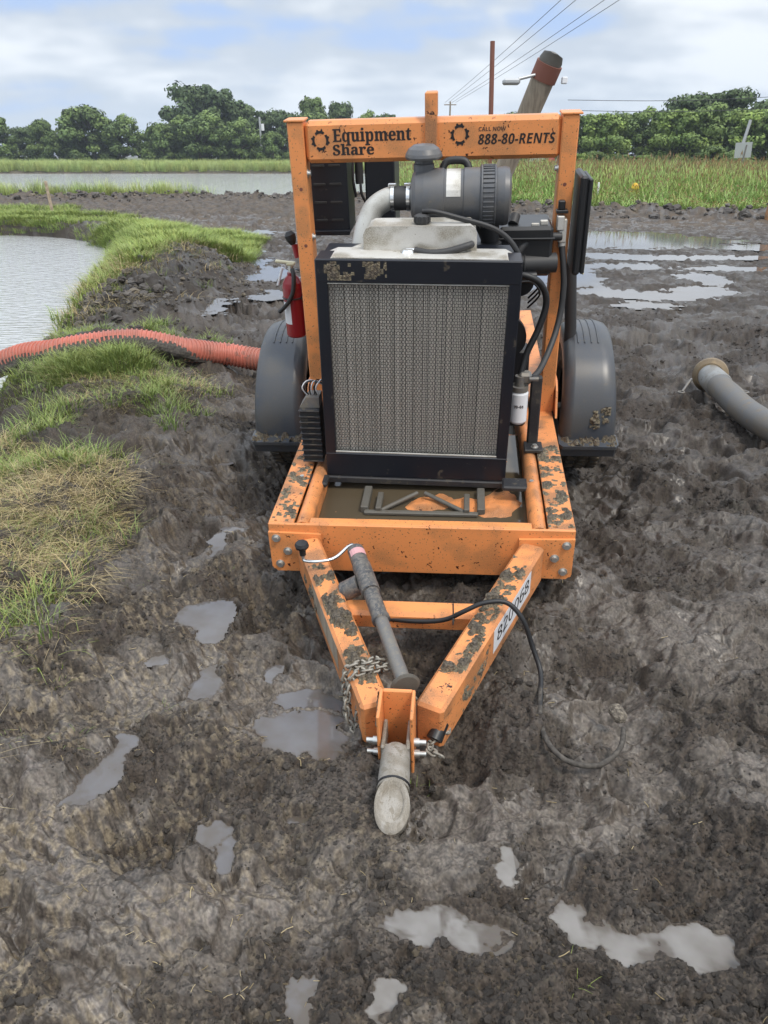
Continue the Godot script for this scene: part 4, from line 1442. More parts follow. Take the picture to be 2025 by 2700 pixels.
func pump_hoses() -> void:
	var st := st_new()
	tube(st, smooth([v3(-0.012, 0.953, -0.57), v3(0.03, 0.952, -0.57), v3(0.13, 0.925, -0.575), v3(0.225, 0.897, -0.58), v3(0.285, 0.862, -0.58), v3(0.325, 0.815, -0.57), v3(0.34, 0.765, -0.565), v3(0.34, 0.70, -0.57)], 6), 0.0095, 12)
	obj("black_hose", st, M.rubber, pump)
	st = st_new()
	tube(st, smooth([v3(0.33, 0.715, -0.62), v3(0.375, 0.712, -0.615), v3(0.425, 0.68, -0.62), v3(0.45, 0.61, -0.63), v3(0.43, 0.52, -0.62), v3(0.388, 0.42, -0.60), v3(0.368, 0.345, -0.575)], 6), 0.0125, 12)
	obj("black_hose", st, M.rubber, pump)
	st = st_new()
	tube(st, smooth([v3(0.527, 0.74, -0.945), v3(0.538, 0.66, -0.93), v3(0.545, 0.58, -0.92), v3(0.538, 0.47, -0.90), v3(0.51, 0.38, -0.84), v3(0.455, 0.305, -0.72), v3(0.395, 0.29, -0.62)], 6), 0.0125, 12)
	obj("grey_hose", st, M.rubber_grey, pump)
	st = st_new()
	tube(st, smooth([v3(0.345, 0.73, -0.85), v3(0.37, 0.765, -0.86), v3(0.42, 0.785, -0.88), v3(0.48, 0.782, -0.92), v3(0.52, 0.78, -0.93)], 6), 0.0155, 12)
	obj("grey_hose", st, M.rubber_grey, pump)
	for k in 3:
		st = st_new()
		tube(st, smooth([v3(0.34, 0.69 - 0.012 * k, -0.7), v3(0.40, 0.675 - 0.01 * k, -0.74), v3(0.44, 0.63 - 0.02 * k, -0.8), v3(0.40, 0.56 - 0.02 * k, -0.85)], 5), 0.004, 6)
		obj("engine_cable", st, M.rubber, pump)
	# lighting cable over the drawbar into the mud
	var inv := T.affine_inverse()
	var pts := []
	for p in [[-0.02, 0.135, -2.10], [0.10, 0.14, -2.07], [0.19, 0.165, -2.04], [0.25, 0.21, -2.02], [0.31, 0.24, -2.02], [0.38, 0.24, -2.02], [0.43, 0.19, -2.0], [0.465, 0.10, -1.98], [0.485, 0.045, -1.94], [0.475, 0.03, -1.87], [0.458, 0.027, -1.79], [0.447, 0.025, -1.71], [0.457, 0.022, -1.63], [0.50, 0.012, -1.58], [0.58, 0.0, -1.58], [0.645, 0.02, -1.62], [0.675, 0.032, -1.69]]:
		pts.append(inv * v3(p[0], p[1] + 0.006, p[2]))
	st = st_new()
	tube(st, smooth(pts.slice(0, 11), 6), 0.0078, 10)
	var cab := obj("lighting_cable", st, M.rubber, pump)
	st = st_new()
	tube(st, smooth(pts.slice(9), 6), 0.0076, 10)
	obj("muddy_cable", st, M.dark_mud, cab)
	st = st_new()
	box(st, inv * v3(0.672, 0.045, -1.745), v3(0.04, 0.04, 0.06), 0.012, Basis(Vector3.UP, 0.3))
	obj("muddy_plug", st, M.stuck_mud, cab)
	st = st_new()
	var zt := inv * v3(0.218, 0.175, -2.03)
	tube(st, circle(zt, v3(1, 0, 0.1), 0.014, 10), 0.0022, 6, false)
	tube(st, [zt + v3(0, 0.01, 0.005), zt + v3(-0.002, 0.06, -0.01)], 0.0025, 6)
	obj("cable_tie", st, M.rubber_grey, cab)

func build_extinguisher() -> void:
	var o := thing("fire_extinguisher", "red fire extinguisher with cream lever strapped to the left orange post", "fire extinguisher")
	o.transform = T * Transform3D(Basis.IDENTITY, v3(-0.622, 0.315, -1.10))
	var st := st_new()
	lathe(st, [[0.0, 0.0], [0.04, 0.0], [0.046, 0.008], [0.046, 0.225], [0.042, 0.245], [0.028, 0.268], [0.019, 0.276], [0.019, 0.288], [0.0, 0.288]], Transform3D.IDENTITY, 28)
	obj("cylinder", st, M.red_paint, o)
	st = st_new()
	for k in 9:
		var a0 := deg_to_rad(100.0 + k * 12.0) * 1.0
		var a1 := deg_to_rad(100.0 + (k + 1) * 12.0)
		var d0 := v3(cos(a0), 0, sin(a0))
		var d1 := v3(cos(a1), 0, sin(a1))
		quad(st, d0 * 0.0466 + v3(0, 0.065, 0), d1 * 0.0466 + v3(0, 0.065, 0), d1 * 0.0466 + v3(0, 0.165, 0), d0 * 0.0466 + v3(0, 0.165, 0), d0)
	obj("white_sticker", st, M.white_label, o)
	st = st_new()
	tube(st, [v3(0, 0.288, 0), v3(0, 0.318, 0)], 0.012, 12)
	obj("valve", st, M.zinc, o)
	st = st_new()
	box(st, v3(-0.022, 0.332, 0), v3(0.09, 0.012, 0.016), 0.004, Basis(Vector3.BACK, -0.12))
	box(st, v3(0.0, 0.324, 0), v3(0.035, 0.014, 0.02), 0.004)
	obj("lever", st, M.cream, o)
	st = st_new()
	box(st, v3(-0.05, 0.272, 0.01), v3(0.011, 0.085, 0.014), 0.003, Basis(Vector3.BACK, -0.35))
	tube(st, circle(v3(-0.03, 0.313, 0.01), v3(0, 0, 1), 0.009, 12), 0.0025, 6, false)
	obj("carry_handle", st, M.white_label, o)
	st = st_new()
	tube(st, smooth([v3(0.01, 0.305, 0.02), v3(0.018, 0.28, 0.04), v3(0.012, 0.22, 0.055), v3(-0.01, 0.175, 0.06), v3(-0.04, 0.142, 0.055), v3(-0.06, 0.125, 0.045)], 6), 0.0095, 10)
	obj("discharge_hose", st, M.rubber, o)
	st = st_new()
	tube(st, circle(v3(0, 0.18, 0), Vector3.UP, 0.0475, 28), 0.0035, 6, false)
	box(st, v3(0.055, 0.18, 0.0), v3(0.03, 0.02, 0.06), 0.003)
	obj("strap", st, M.black_plastic, o)

# ---------------------------------------------------------------- hoses on the ground
func build_hoses() -> void:
	var path := smooth([v3(-4.2, -0.42, -6.0), v3(-3.5, -0.18, -5.7), v3(-2.85, 0.10, -5.42), v3(-2.54, 0.22, -5.34), v3(-2.31, 0.26, -5.28), v3(-2.1, 0.295, -5.30), v3(-1.88, 0.315, -5.36), v3(-1.73, 0.31, -5.40), v3(-1.57, 0.28, -5.42), v3(-1.42, 0.235, -5.46), v3(-1.29, 0.19, -5.56), v3(-1.13, 0.16, -5.62), v3(-0.94, 0.13, -5.6), v3(-0.7, 0.14, -5.5), v3(-0.35, 0.2, -5.3), v3(-0.1, 0.3, -5.0)], 14)
	var o := thing("suction_hose", "orange ribbed suction hose running over the bank from the pond to the pump", "hose")
	var st := st_new()
	tube(st, path, 0.077, 20)
	obj("hose_wall", st, M.hose_orange, o)
	st = st_new()
	var acc := 0.0
	for i in path.size() - 1:
		var a: Vector3 = path[i]
		var b: Vector3 = path[i + 1]
		var len := a.distance_to(b)
		while acc < len:
			var p := a.lerp(b, acc / len)
			tube(st, circle(p, b - a, 0.078, 20), 0.008, 6, false)
			acc += 0.03
		acc -= len
	obj("hose_ribs", st, M.hose_orange, o)
	# mud caked along the near side
	st = st_new()
	var nz := noise(1201, 3.0, 4)
	for i in path.size() - 1:
		for k in 9:
			var a := deg_to_rad(-20.0 + 13.0 * k)
			var q := []
			for w in [[i, k], [i + 1, k], [i + 1, k + 1], [i, k + 1]]:
				var t: float = deg_to_rad(-75.0 + 13.0 * w[1])
				var p: Vector3 = path[w[0]]
				var lump: float = nz.get_noise_3dv(p * 2.0 + v3(0, w[1] * 0.12, 0))
				var thick := 0.095 + 0.022 * lump - 0.02 * smoothstep(6.3, 9.0, w[1] + 4.0 * lump)
				thick -= 0.03 * smoothstep(-1.5, -1.05, p.x)
				q.append(p + v3(0.15 * cos(t), sin(t), 0.98 * cos(t)) * thick)
			quad(st, q[0], q[1], q[2], q[3], v3(0.1, 0.2, 1))
	obj("caked_mud", st, M.dark_mud, o)
	# grey pipe at the right
	o = thing("discharge_pipe", "grey plastic pipe with tan coupling lying on the mud at right", "pipe")
	st = st_new()
	var pp := smooth([v3(2.255, 0.11, -5.16), v3(2.235, 0.11, -5.0), v3(2.225, 0.11, -4.93), v3(2.2, 0.105, -4.7), v3(2.18, 0.10, -4.4), v3(2.2, 0.10, -4.05), v3(2.3, 0.09, -3.4), v3(2.5, 0.09, -2.6)], 6)
	tube(st, pp, 0.08, 26)
	var pipe := obj("pipe_wall", st, M.hose_grey, o)
	st = st_new()
	tube(st, [v3(2.262, 0.11, -5.2), v3(2.25, 0.11, -5.12), v3(2.232, 0.11, -4.97), v3(2.23, 0.11, -4.95)], [0.081, 0.085, 0.087, 0.081], 26)
	obj("pipe_sleeve", st, M.dull_metal, o)
	st = st_new()
	var d := (v3(2.29, 0.11, -5.26) - v3(2.262, 0.11, -5.2)).normalized()
	var c := v3(2.262, 0.11, -5.2)
	tube(st, [c, c + d * 0.012, c + d * 0.05, c + d * 0.062], [0.092, 0.118, 0.118, 0.1], 26)
	var ring := obj("coupling", st, M.galv_tan, o)
	for s in [-1.0, 1.0]:
		st = st_new()
		tube(st, smooth([c + v3(s * 0.125, -0.02, 0), c + v3(s * 0.17, -0.05, 0.05), c + v3(s * 0.21, -0.085, 0.09)], 4), 0.009, 8)
		tube(st, circle(c + v3(s * 0.22, -0.085, 0.10), Vector3.UP, 0.02, 12), 0.006, 6, false)
		obj("coupling_handle", st, M.worn_steel, ring)

# ---------------------------------------------------------------- things in the distance
func pole(called: String, label: String, cat: String, a: Vector3, b: Vector3, r0: float, r1: float, m: Material) -> Node3D:
	var o := thing(called, label, cat, a)
	var st := st_new()
	var pts := []
	var rr := []
	for k in 7:
		pts.append((b - a) * (k / 6.0))
		rr.append(lerpf(r0, r1, k / 6.0))
	tube(st, pts, rr, 16)
	obj("shaft", st, m, o)
	return o

func build_far_things() -> void:
	var st: SurfaceTool
	# leaning pole behind the pump
	var a := v3(1.75, 0.0, -15.6)
	var b := v3(2.73, 2.84, -14.6)
	var o := pole("utility_pole", "thick weathered wooden pole leaning right behind the orange top beam", "utility pole", a, b, 0.155, 0.2, M.pole_wood)
	var d := (b - a).normalized()
	st = st_new()
	var top := b - a
	tube(st, [top - d * 0.22, top + d * 0.04], 0.222, 20)
	obj("rust_band", st, M.rust_steel, o)
	st = st_new()
	tube(st, [top + d * 0.04, top + d * 0.08, top + d * 0.17, top + d * 0.2], [0.19, 0.2, 0.17, 0.06], 20)
	obj("pole_cap", st, M.muddy_steel, o)
	st = st_new()
	box(st, top + v3(-0.62, -0.24, 0.1), v3(0.28, 0.09, 0.2), 0.03)
	tube(st, [top + v3(-0.5, -0.2, 0.1), top + v3(-0.15, -0.12, 0.05)], 0.025, 8)
	obj("lamp_bracket", st, M.sign_grey, o)
	st = st_new()
	box(st, top + v3(0.26, -0.22, 0.1), v3(0.09, 0.1, 0.1), 0.01)
	obj("side_clamp", st, M.white_paint, o)
	pole("steel_pole", "thin rust brown steel pole standing left of the leaning pole", "pole", v3(4.82, 0.2, -38), v3(4.63, 5.9, -38), 0.11, 0.10, M.rust_steel)
	# far line of poles
	o = pole("utility_pole", "distant crossarm pole seen above the beam right of the lifting eye", "utility pole", v3(11.5, -0.2, -150), v3(11.5, 9.9, -150), 0.2, 0.14, M.pole_wood)
	st = st_new()
	box(st, v3(0, 9.6, 0), v3(2.1, 0.16, 0.14), 0.01)
	obj("crossarm", st, M.pole_wood, o)
	o = pole("utility_pole", "pale pole with grey transformer among the trees across the lake", "utility pole", v3(-16.2, -0.2, -112), v3(-16.25, 6.0, -112), 0.17, 0.13, M.sign_grey)
	st = st_new()
	tube(st, [v3(0.3, 4.6, 0.1), v3(0.3, 5.4, 0.1)], 0.22, 12)
	obj("transformer", st, M.white_paint, o)
	o = pole("utility_pole", "white slanting pole top behind the road sign at right", "utility pole", v3(25.9, 0.0, -62), v3(26.5, 3.8, -62), 0.13, 0.11, M.sign_grey)
	# wires
	var wl := ["lowest of the four thin wires running up from the crossarm pole", "second thin wire up from the crossarm pole", "third thin wire up from the crossarm pole", "outermost thin wire rising right from the crossarm pole"]
	var ends := [v3(12.0, 11.5, -64.7), v3(13.0, 11.5, -64.7), v3(14.9, 11.5, -64.7), v3(15.9, 11.5, -64.7)]
	for k in 4:
		st = st_new()
		var p0 := v3(10.6 + 0.6 * k, 9.75, -150)
		var p1: Vector3 = ends[k]
		var p2 := p1 + (p1 - p0) * 0.9
		var pts := []
		for i in 25:
			var t := i / 24.0
			var p := p0.lerp(p2, t)
			p.y -= 0.5 * sin(PI * t)
			pts.append(p)
		tube(st, pts, 0.022, 5)
		tag(obj(numbered("power_line"), st, M.wire), wl[k], "power line", "wires from the crossarm pole")
	for k in 2:
		st = st_new()
		var pts := []
		for i in 13:
			var t := i / 12.0
			pts.append(v3(14.0, 4.6 + k * 0.7, -66).lerp(v3(48, 7.4 + k * 0.8, -60), t) - v3(0, 1.2 * sin(PI * t), 0))
		tube(st, pts, 0.02, 5)
		tag(obj(numbered("power_line"), st, M.wire), ["lower wire crossing the right hand trees", "upper wire crossing the right hand trees"][k], "power line", "wires over the right trees")
	# back of a road sign
	o = thing("road_sign", "pale grey back of a square road sign on a thin post at right", "road sign", v3(19.55, 0.0, -46))
	st = st_new()
	box(st, v3(0.0, 1.74, 0), v3(0.84, 0.76, 0.02), 0.004, Basis(Vector3.UP, -0.4) * Basis(Vector3.BACK, 0.05))
	obj("panel", st, M.sign_grey, o)
	st = st_new()
	tube(st, [v3(-0.05, -0.1, 0.05), v3(0.12, 2.0, 0.05)], 0.04, 8)
	obj("post", st, M.worn_steel, o)
	o = thing("stop_sign", "small red octagon sign far off under the right end of the beam", "road sign", v3(11.9, 0.0, -60))
	st = st_new()
	var oc := PackedVector2Array()
	for k in 8:
		oc.append(Vector2(cos(PI / 8 + k * PI / 4), sin(PI / 8 + k * PI / 4)) * 0.34)
	prism(st, oc, 0.02, Transform3D(Basis.IDENTITY, v3(0, 1.05, 0)))
	obj("panel", st, M.stop_red, o)
	st = st_new()
	tube(st, [v3(0, -0.1, -0.04), v3(0, 1.2, -0.04)], 0.04, 8)
	obj("post", st, M.worn_steel, o)
	# posts, stakes, marker
	o = thing("timber_post", "orange brown timber post cut off by the right edge of the picture", "post", v3(9.36, -0.15, -20))
	st = st_new()
	box(st, v3(0.12, 0.72, 0), v3(0.2, 1.6, 0.2), 0.02, Basis(Vector3.BACK, -0.06))
	obj("shaft", st, M.post_brown, o)
	o = thing("survey_stake", "pale wooden survey stake leaning in the grass left of the lake shore", "stake", v3(-9.33, -0.1, -23))
	st = st_new()
	box(st, v3(0.0, 0.45, 0), v3(0.075, 1.0, 0.04), 0.006, Basis(Vector3.BACK, 0.06))
	obj("shaft", st, M.stake_wood, o)
	o = thing("survey_stake", "small white stake in the tall grass beside the yellow hydrant", "stake", v3(6.85, 0.16, -26.5))
	st = st_new()
	box(st, v3(0.0, 0.25, 0), v3(0.06, 0.6, 0.03), 0.006)
	obj("shaft", st, M.white_paint, o)
	o = thing("hydrant", "small yellow hydrant half hidden in the tall grass", "hydrant", v3(8.02, 0.16, -26.5))
	st = st_new()
	lathe(st, [[0.0, 0.0], [0.12, 0.0], [0.12, 0.05], [0.085, 0.06], [0.085, 0.34], [0.12, 0.35], [0.12, 0.4], [0.1, 0.46], [0.05, 0.53], [0.0, 0.54]], Transform3D.IDENTITY, 18)
	obj("barrel", st, M.yellow_paint, o)
	st = st_new()
	tube(st, [v3(-0.16, 0.25, 0), v3(0.16, 0.25, 0)], 0.05, 12)
	obj("outlet", st, M.yellow_paint, o)

# ---------------------------------------------------------------- trees
var tree_kinds := []
func make_crown(seed_: int, h: float, w: float, leaf: float, cols: Array, round_: float) -> Array:
	rng.seed = seed_
	var st := st_new()
	var clumps := 72
	var trunk := st_new()
	var tp := [v3(0, -0.3, 0), v3(rng.randf_range(-0.1, 0.1), h * 0.25, 0), v3(rng.randf_range(-0.3, 0.3), h * 0.5, rng.randf_range(-0.3, 0.3)), v3(rng.randf_range(-0.4, 0.4), h * 0.85, 0)]
	tube(trunk, smooth(tp, 4), [h * 0.03, h * 0.028, h * 0.027, h * 0.026, h * 0.025, h * 0.024, h * 0.022, h * 0.02, h * 0.018, h * 0.015, h * 0.012, h * 0.009, h * 0.006], 8)
	for c in clumps:
		var t := pow(rng.randf(), 0.8)
		var y := h * (0.03 + 0.92 * t)
		var env := w * pow(sin(PI * clampf(0.2 + 0.74 * t, 0, 1)), round_) * 0.5
		var ang := rng.randf() * TAU
		var rad := env * sqrt(rng.randf()) * rng.randf_range(0.85, 1.15)
		var cc := v3(cos(ang) * rad, y, sin(ang) * rad)
		var cr := h * rng.randf_range(0.06, 0.15)
		if c % 4 == 0 and t > 0.3:
			tube(trunk, [v3(0, maxf(h * 0.2, y * 0.7), 0), cc * 0.6 + v3(0, y * 0.36, 0), cc], [h * 0.012, h * 0.009, h * 0.004], 5)
		var base: Color = cols[rng.randi() % cols.size()]
		base = base * rng.randf_range(0.95, 1.75)
		var leaves := 150
		for k in leaves:
			var dir := v3(rng.randfn(), rng.randfn() * 0.8, rng.randfn()).normalized()
			var p := cc + dir * cr * pow(rng.randf(), 0.4) * v3(1.15, 0.85, 1.15)
			var n := (dir + v3(rng.randf_range(-0.7, 0.7), rng.randf_range(-0.2, 1.0), rng.randf_range(-0.7, 0.7))).normalized()
			var b := frame_of(n)
			b = b * Basis(Vector3.UP, rng.randf() * TAU)
			var s := leaf * rng.randf_range(0.7, 1.5)
			var col := base * rng.randf_range(0.8, 1.2)
			col.a = 1.0
			var q := [p - b.x * s * 0.5, p - b.z * s * 0.32 + b.y * s * 0.08, p + b.x * s * 0.5, p + b.z * s * 0.32 + b.y * s * 0.08]
			st.set_color(col)
			tri(st, q[0], q[1], q[2], n)
			tri(st, q[0], q[2], q[3], n)
	return [st.commit(), trunk.commit()]

func plant_tree(kind: int, at: Vector3, size: Vector3, turn: float, called: String, label: String, group: String) -> void:
	var o := thing(called, label, "tree" if called != "shrub" else "shrub", at, group)
	o.rotation.y = turn
	o.scale = size
	var c := MeshInstance3D.new()
	c.mesh = tree_kinds[kind][0]
	c.material_override = M.leaf
	c.name = "crown"
	o.add_child(c)
	var t := MeshInstance3D.new()
	t.mesh = tree_kinds[kind][1]
	t.material_override = M.bark
	t.name = "trunk"
	o.add_child(t)

func build_trees() -> void:
	var dark := [Color(0.058, 0.086, 0.033), Color(0.068, 0.10, 0.037), Color(0.05, 0.076, 0.031)]
	var mid := [Color(0.09, 0.13, 0.04), Color(0.11, 0.155, 0.046), Color(0.075, 0.112, 0.036)]
	var light := [Color(0.16, 0.22, 0.055), Color(0.135, 0.19, 0.05), Color(0.10, 0.15, 0.04)]
	tree_kinds = [make_crown(1, 7.0, 8.0, 0.38, mid, 0.5), make_crown(2, 7.0, 7.0, 0.37, dark, 0.6), make_crown(3, 7.0, 9.5, 0.36, dark, 0.45), make_crown(4, 7.0, 6.0, 0.36, mid, 0.7), make_crown(5, 7.0, 7.5, 0.34, light, 0.55), make_crown(6, 7.0, 8.5, 0.34, mid, 0.5)]
	rng.seed = 77
	# across the lake, x, top height, width factor, kind, z
	var row := [[-60, 6.0, 1.0, 1, -118], [-54.5, 6.4, 1.0, 0, -116], [-50.5, 5.0, 1.0, 1, -120], [-46.5, 5.9, 0.8, 3, -116], [-43.4, 5.6, 0.9, 1, -119], [-40.2, 7.4, 1.0, 0, -117], [-36.6, 6.4, 1.0, 5, -117], [-33.2, 4.6, 0.9, 1, -122], [-30.6, 6.0, 0.6, 3, -124], [-26.4, 10.4, 1.0, 2, -124], [-24.6, 6.6, 1.15, 5, -113], [-29.5, 5.2, 0.9, 0, -113], [-20.8, 8.4, 0.95, 1, -123], [-19.4, 5.8, 1.0, 5, -113], [-16.0, 7.2, 0.9, 2, -122], [-13.8, 6.7, 0.8, 1, -120], [-14.6, 4.2, 0.8, 0, -111], [-10.5, 9.0, 0.7, 3, -124], [-8.8, 6.6, 1.0, 0, -117], [-6.2, 8.3, 0.7, 1, -125], [-2.4, 7.1, 0.7, 5, -123], [0.6, 6.7, 0.8, 1, -123], [5.0, 5.6, 0.9, 0, -122], [10.0, 5.2, 1.0, 1, -124], [14.5, 5.8, 0.9, 5, -120], [17.6, 6.7, 0.7, 0, -118]]
	var words := ["mid green round tree", "dark green tree", "broad dark spreading tree", "narrow upright tree", "bright light green tree", "full mid green tree"]
	for k in row.size():
		var r: Array = row[k]
		var s: float = (r[1] + 0.4) / 7.0
		var where := "across the lake, place %d from the left" % (k + 1)
		plant_tree(r[3], v3(r[0], -0.4, r[4]), v3(s * r[2] * rng.randf_range(0.9, 1.1), s, s * r[2]), rng.randf() * TAU, "tree", "%s %s" % [words[r[3]], LEFT_WORDS[k]], "trees across the lake")
	var right := [[16.2, 4.6, 0.8, 5, -74], [18.4, 4.4, 0.9, 4, -72], [20.6, 4.6, 0.9, 0, -76], [22.4, 4.9, 0.8, 5, -74], [24.2, 4.6, 0.9, 4, -70], [25.8, 4.9, 0.7, 1, -78], [27.0, 5.0, 0.9, 5, -70], [28.9, 6.3, 0.9, 1, -80], [29.3, 4.6, 1.0, 4, -68], [31.4, 6.6, 0.9, 2, -80], [31.6, 4.7, 1.0, 5, -66], [33.8, 5.6, 0.9, 1, -74], [34.4, 4.2, 1.0, 4, -64], [37.0, 5.4, 1.0, 5, -70], [40.5, 5.8, 1.0, 0, -72]]
	for k in right.size():
		var r: Array = right[k]
		var s: float = (r[1] + 0.3) / 7.0
		plant_tree(r[3], v3(r[0], -0.1, r[4]), v3(s * r[2] * 1.15, s, s * r[2] * 1.1), rng.randf() * TAU, "tree", "%s %s" % [words[r[3]], RIGHT_WORDS[k]], "trees beyond the tall grass")
	for k in 9:
		var x := 12.5 + 1.9 * k + rng.randf_range(-0.5, 0.5)
		var s := rng.randf_range(0.16, 0.26)
		plant_tree([4, 0, 5][k % 3], v3(x, 0.2, -56 + rng.randf_range(-3, 3)), v3(s * 1.4, s, s * 1.3), rng.randf() * TAU, "shrub", "low leafy shrub at the back of the tall grass %s" % SHRUB_WORDS[k], "shrubs at the back of the field")

const LEFT_WORDS := ["past the left edge of the far bank", "at the far left end of the lake row", "low in the row second from its left end", "just right of the low dark tree at far left", "left of the large rounded tree on the far bank", "the large rounded crown left of the gap", "right beside the large rounded crown", "low before the gap in the lake row", "thin crown standing in the gap", "the tallest crown above the lake row", "in front of the tallest crown", "in front and left of the tallest crown", "right behind the tallest crown", "with low skirts left of the pale pole", "behind the pale pole", "right of the pale pole", "low in front of the pale pole", "tall crown near the orange frame", "just left of the orange frame", "its crown peering over the orange beam", "above the left end of the orange beam", "above the middle left of the orange beam", "hidden low behind the lifting eye", "low behind the middle of the beam", "low behind the right of the beam", "peeping over the beam beside the leaning pole"]
const RIGHT_WORDS := ["first right of the control panel post", "second right of the orange frame", "third right of the orange frame", "behind the yellow hydrant", "in front, left of the dip in the right row", "tall behind the dip in the right row", "in front at the middle of the right row", "high behind the middle of the right row", "low in front, left of the road sign", "the tallest behind the road sign", "in front beside the road sign post", "behind and right of the road sign", "low at the right edge", "past the right edge", "farthest past the right edge"]
const SHRUB_WORDS := ["nearest the orange frame", "under the first right hand trees", "before the third right hand tree", "behind the hydrant", "left of the middle", "at the middle", "right of the middle", "left of the sign post", "beside the sign post"]

# ---------------------------------------------------------------- grass and clods
func blade(st: SurfaceTool, root: Vector3, dir: Vector3, h: float, w: float, bend: float, c0: Color, c1: Color, segs := 3) -> void:
	var side := dir.cross(Vector3.UP).normalized() * w
	var prev := root
	var pw := 1.0
	for k in segs:
		var t := (k + 1.0) / segs
		var p := root + Vector3.UP * h * (t - bend * 0.45 * t * t) + dir * h * bend * t * t
		var nw := 1.0 - t * 0.92
		var n := (p - prev).cross(side).normalized()
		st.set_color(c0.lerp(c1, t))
		tri(st, prev - side * pw, prev + side * pw, p + side * nw, n)
		tri(st, prev - side * pw, p + side * nw, p - side * nw, n)
		prev = p
		pw = nw

func clump(seed_: int, count: int, spread: float, h: float, w: float, bend0: float, bend1: float, c0: Color, c1: Color, seeds := false) -> Mesh:
	rng.seed = seed_
	var st := st_new()
	for k in count:
		var a := rng.randf() * TAU
		var r := spread * sqrt(rng.randf())
		var root := v3(cos(a) * r, -0.01, sin(a) * r)
		var d := v3(cos(a + rng.randf_range(-1.2, 1.2)), 0, sin(a + rng.randf_range(-1.2, 1.2))).normalized()
		var hh := h * rng.randf_range(0.45, 1.1)
		var tint := rng.randf_range(0.75, 1.25)
		blade(st, root, d, hh, w * rng.randf_range(0.7, 1.2), rng.randf_range(bend0, bend1), c0 * tint, c1 * tint)
		if seeds and k % 14 == 0:
			st.set_color(Color(0.24, 0.17, 0.10) * tint)
			var p := root + Vector3.UP * hh * 1.05
			var bs := frame_of(v3(d.x * 0.3, 1, d.z * 0.3))
			for e in 3:
				var q := bs.x.rotated(bs.y, e * TAU / 3) * w * 1.3
				face(st, p - bs.y * 0.07, p + bs.y * 0.09, p + q, q)
				face(st, root + Vector3.UP * hh * 0.5 - q * 0.1, p - bs.y * 0.05, root + Vector3.UP * hh * 0.5 + q * 0.1, q)
	return st.commit()

func scatter(called: String, mesh: Mesh, m: Material, places: Array, tints: Array) -> void:
	var mm := MultiMesh.new()
	mm.transform_format = MultiMesh.TRANSFORM_3D
	mm.use_colors = true
	mm.mesh = mesh
	mm.instance_count = places.size()
	for i in places.size():
		mm.set_instance_transform(i, places[i])
		mm.set_instance_color(i, tints[i % tints.size()])
	var o := MultiMeshInstance3D.new()
	o.name = numbered(called)
	o.multimesh = mm
	o.material_override = m
	o.set_meta("kind", "stuff")
	add_child(o)

func place(x: float, z: float, s: float, tall := 1.0, sink := 0.0) -> Transform3D:
	var b := Basis(Vector3.UP, rng.randf() * TAU).scaled(v3(s, s * tall, s))
	return Transform3D(b, v3(x, ground_h(x, z) - sink, z))

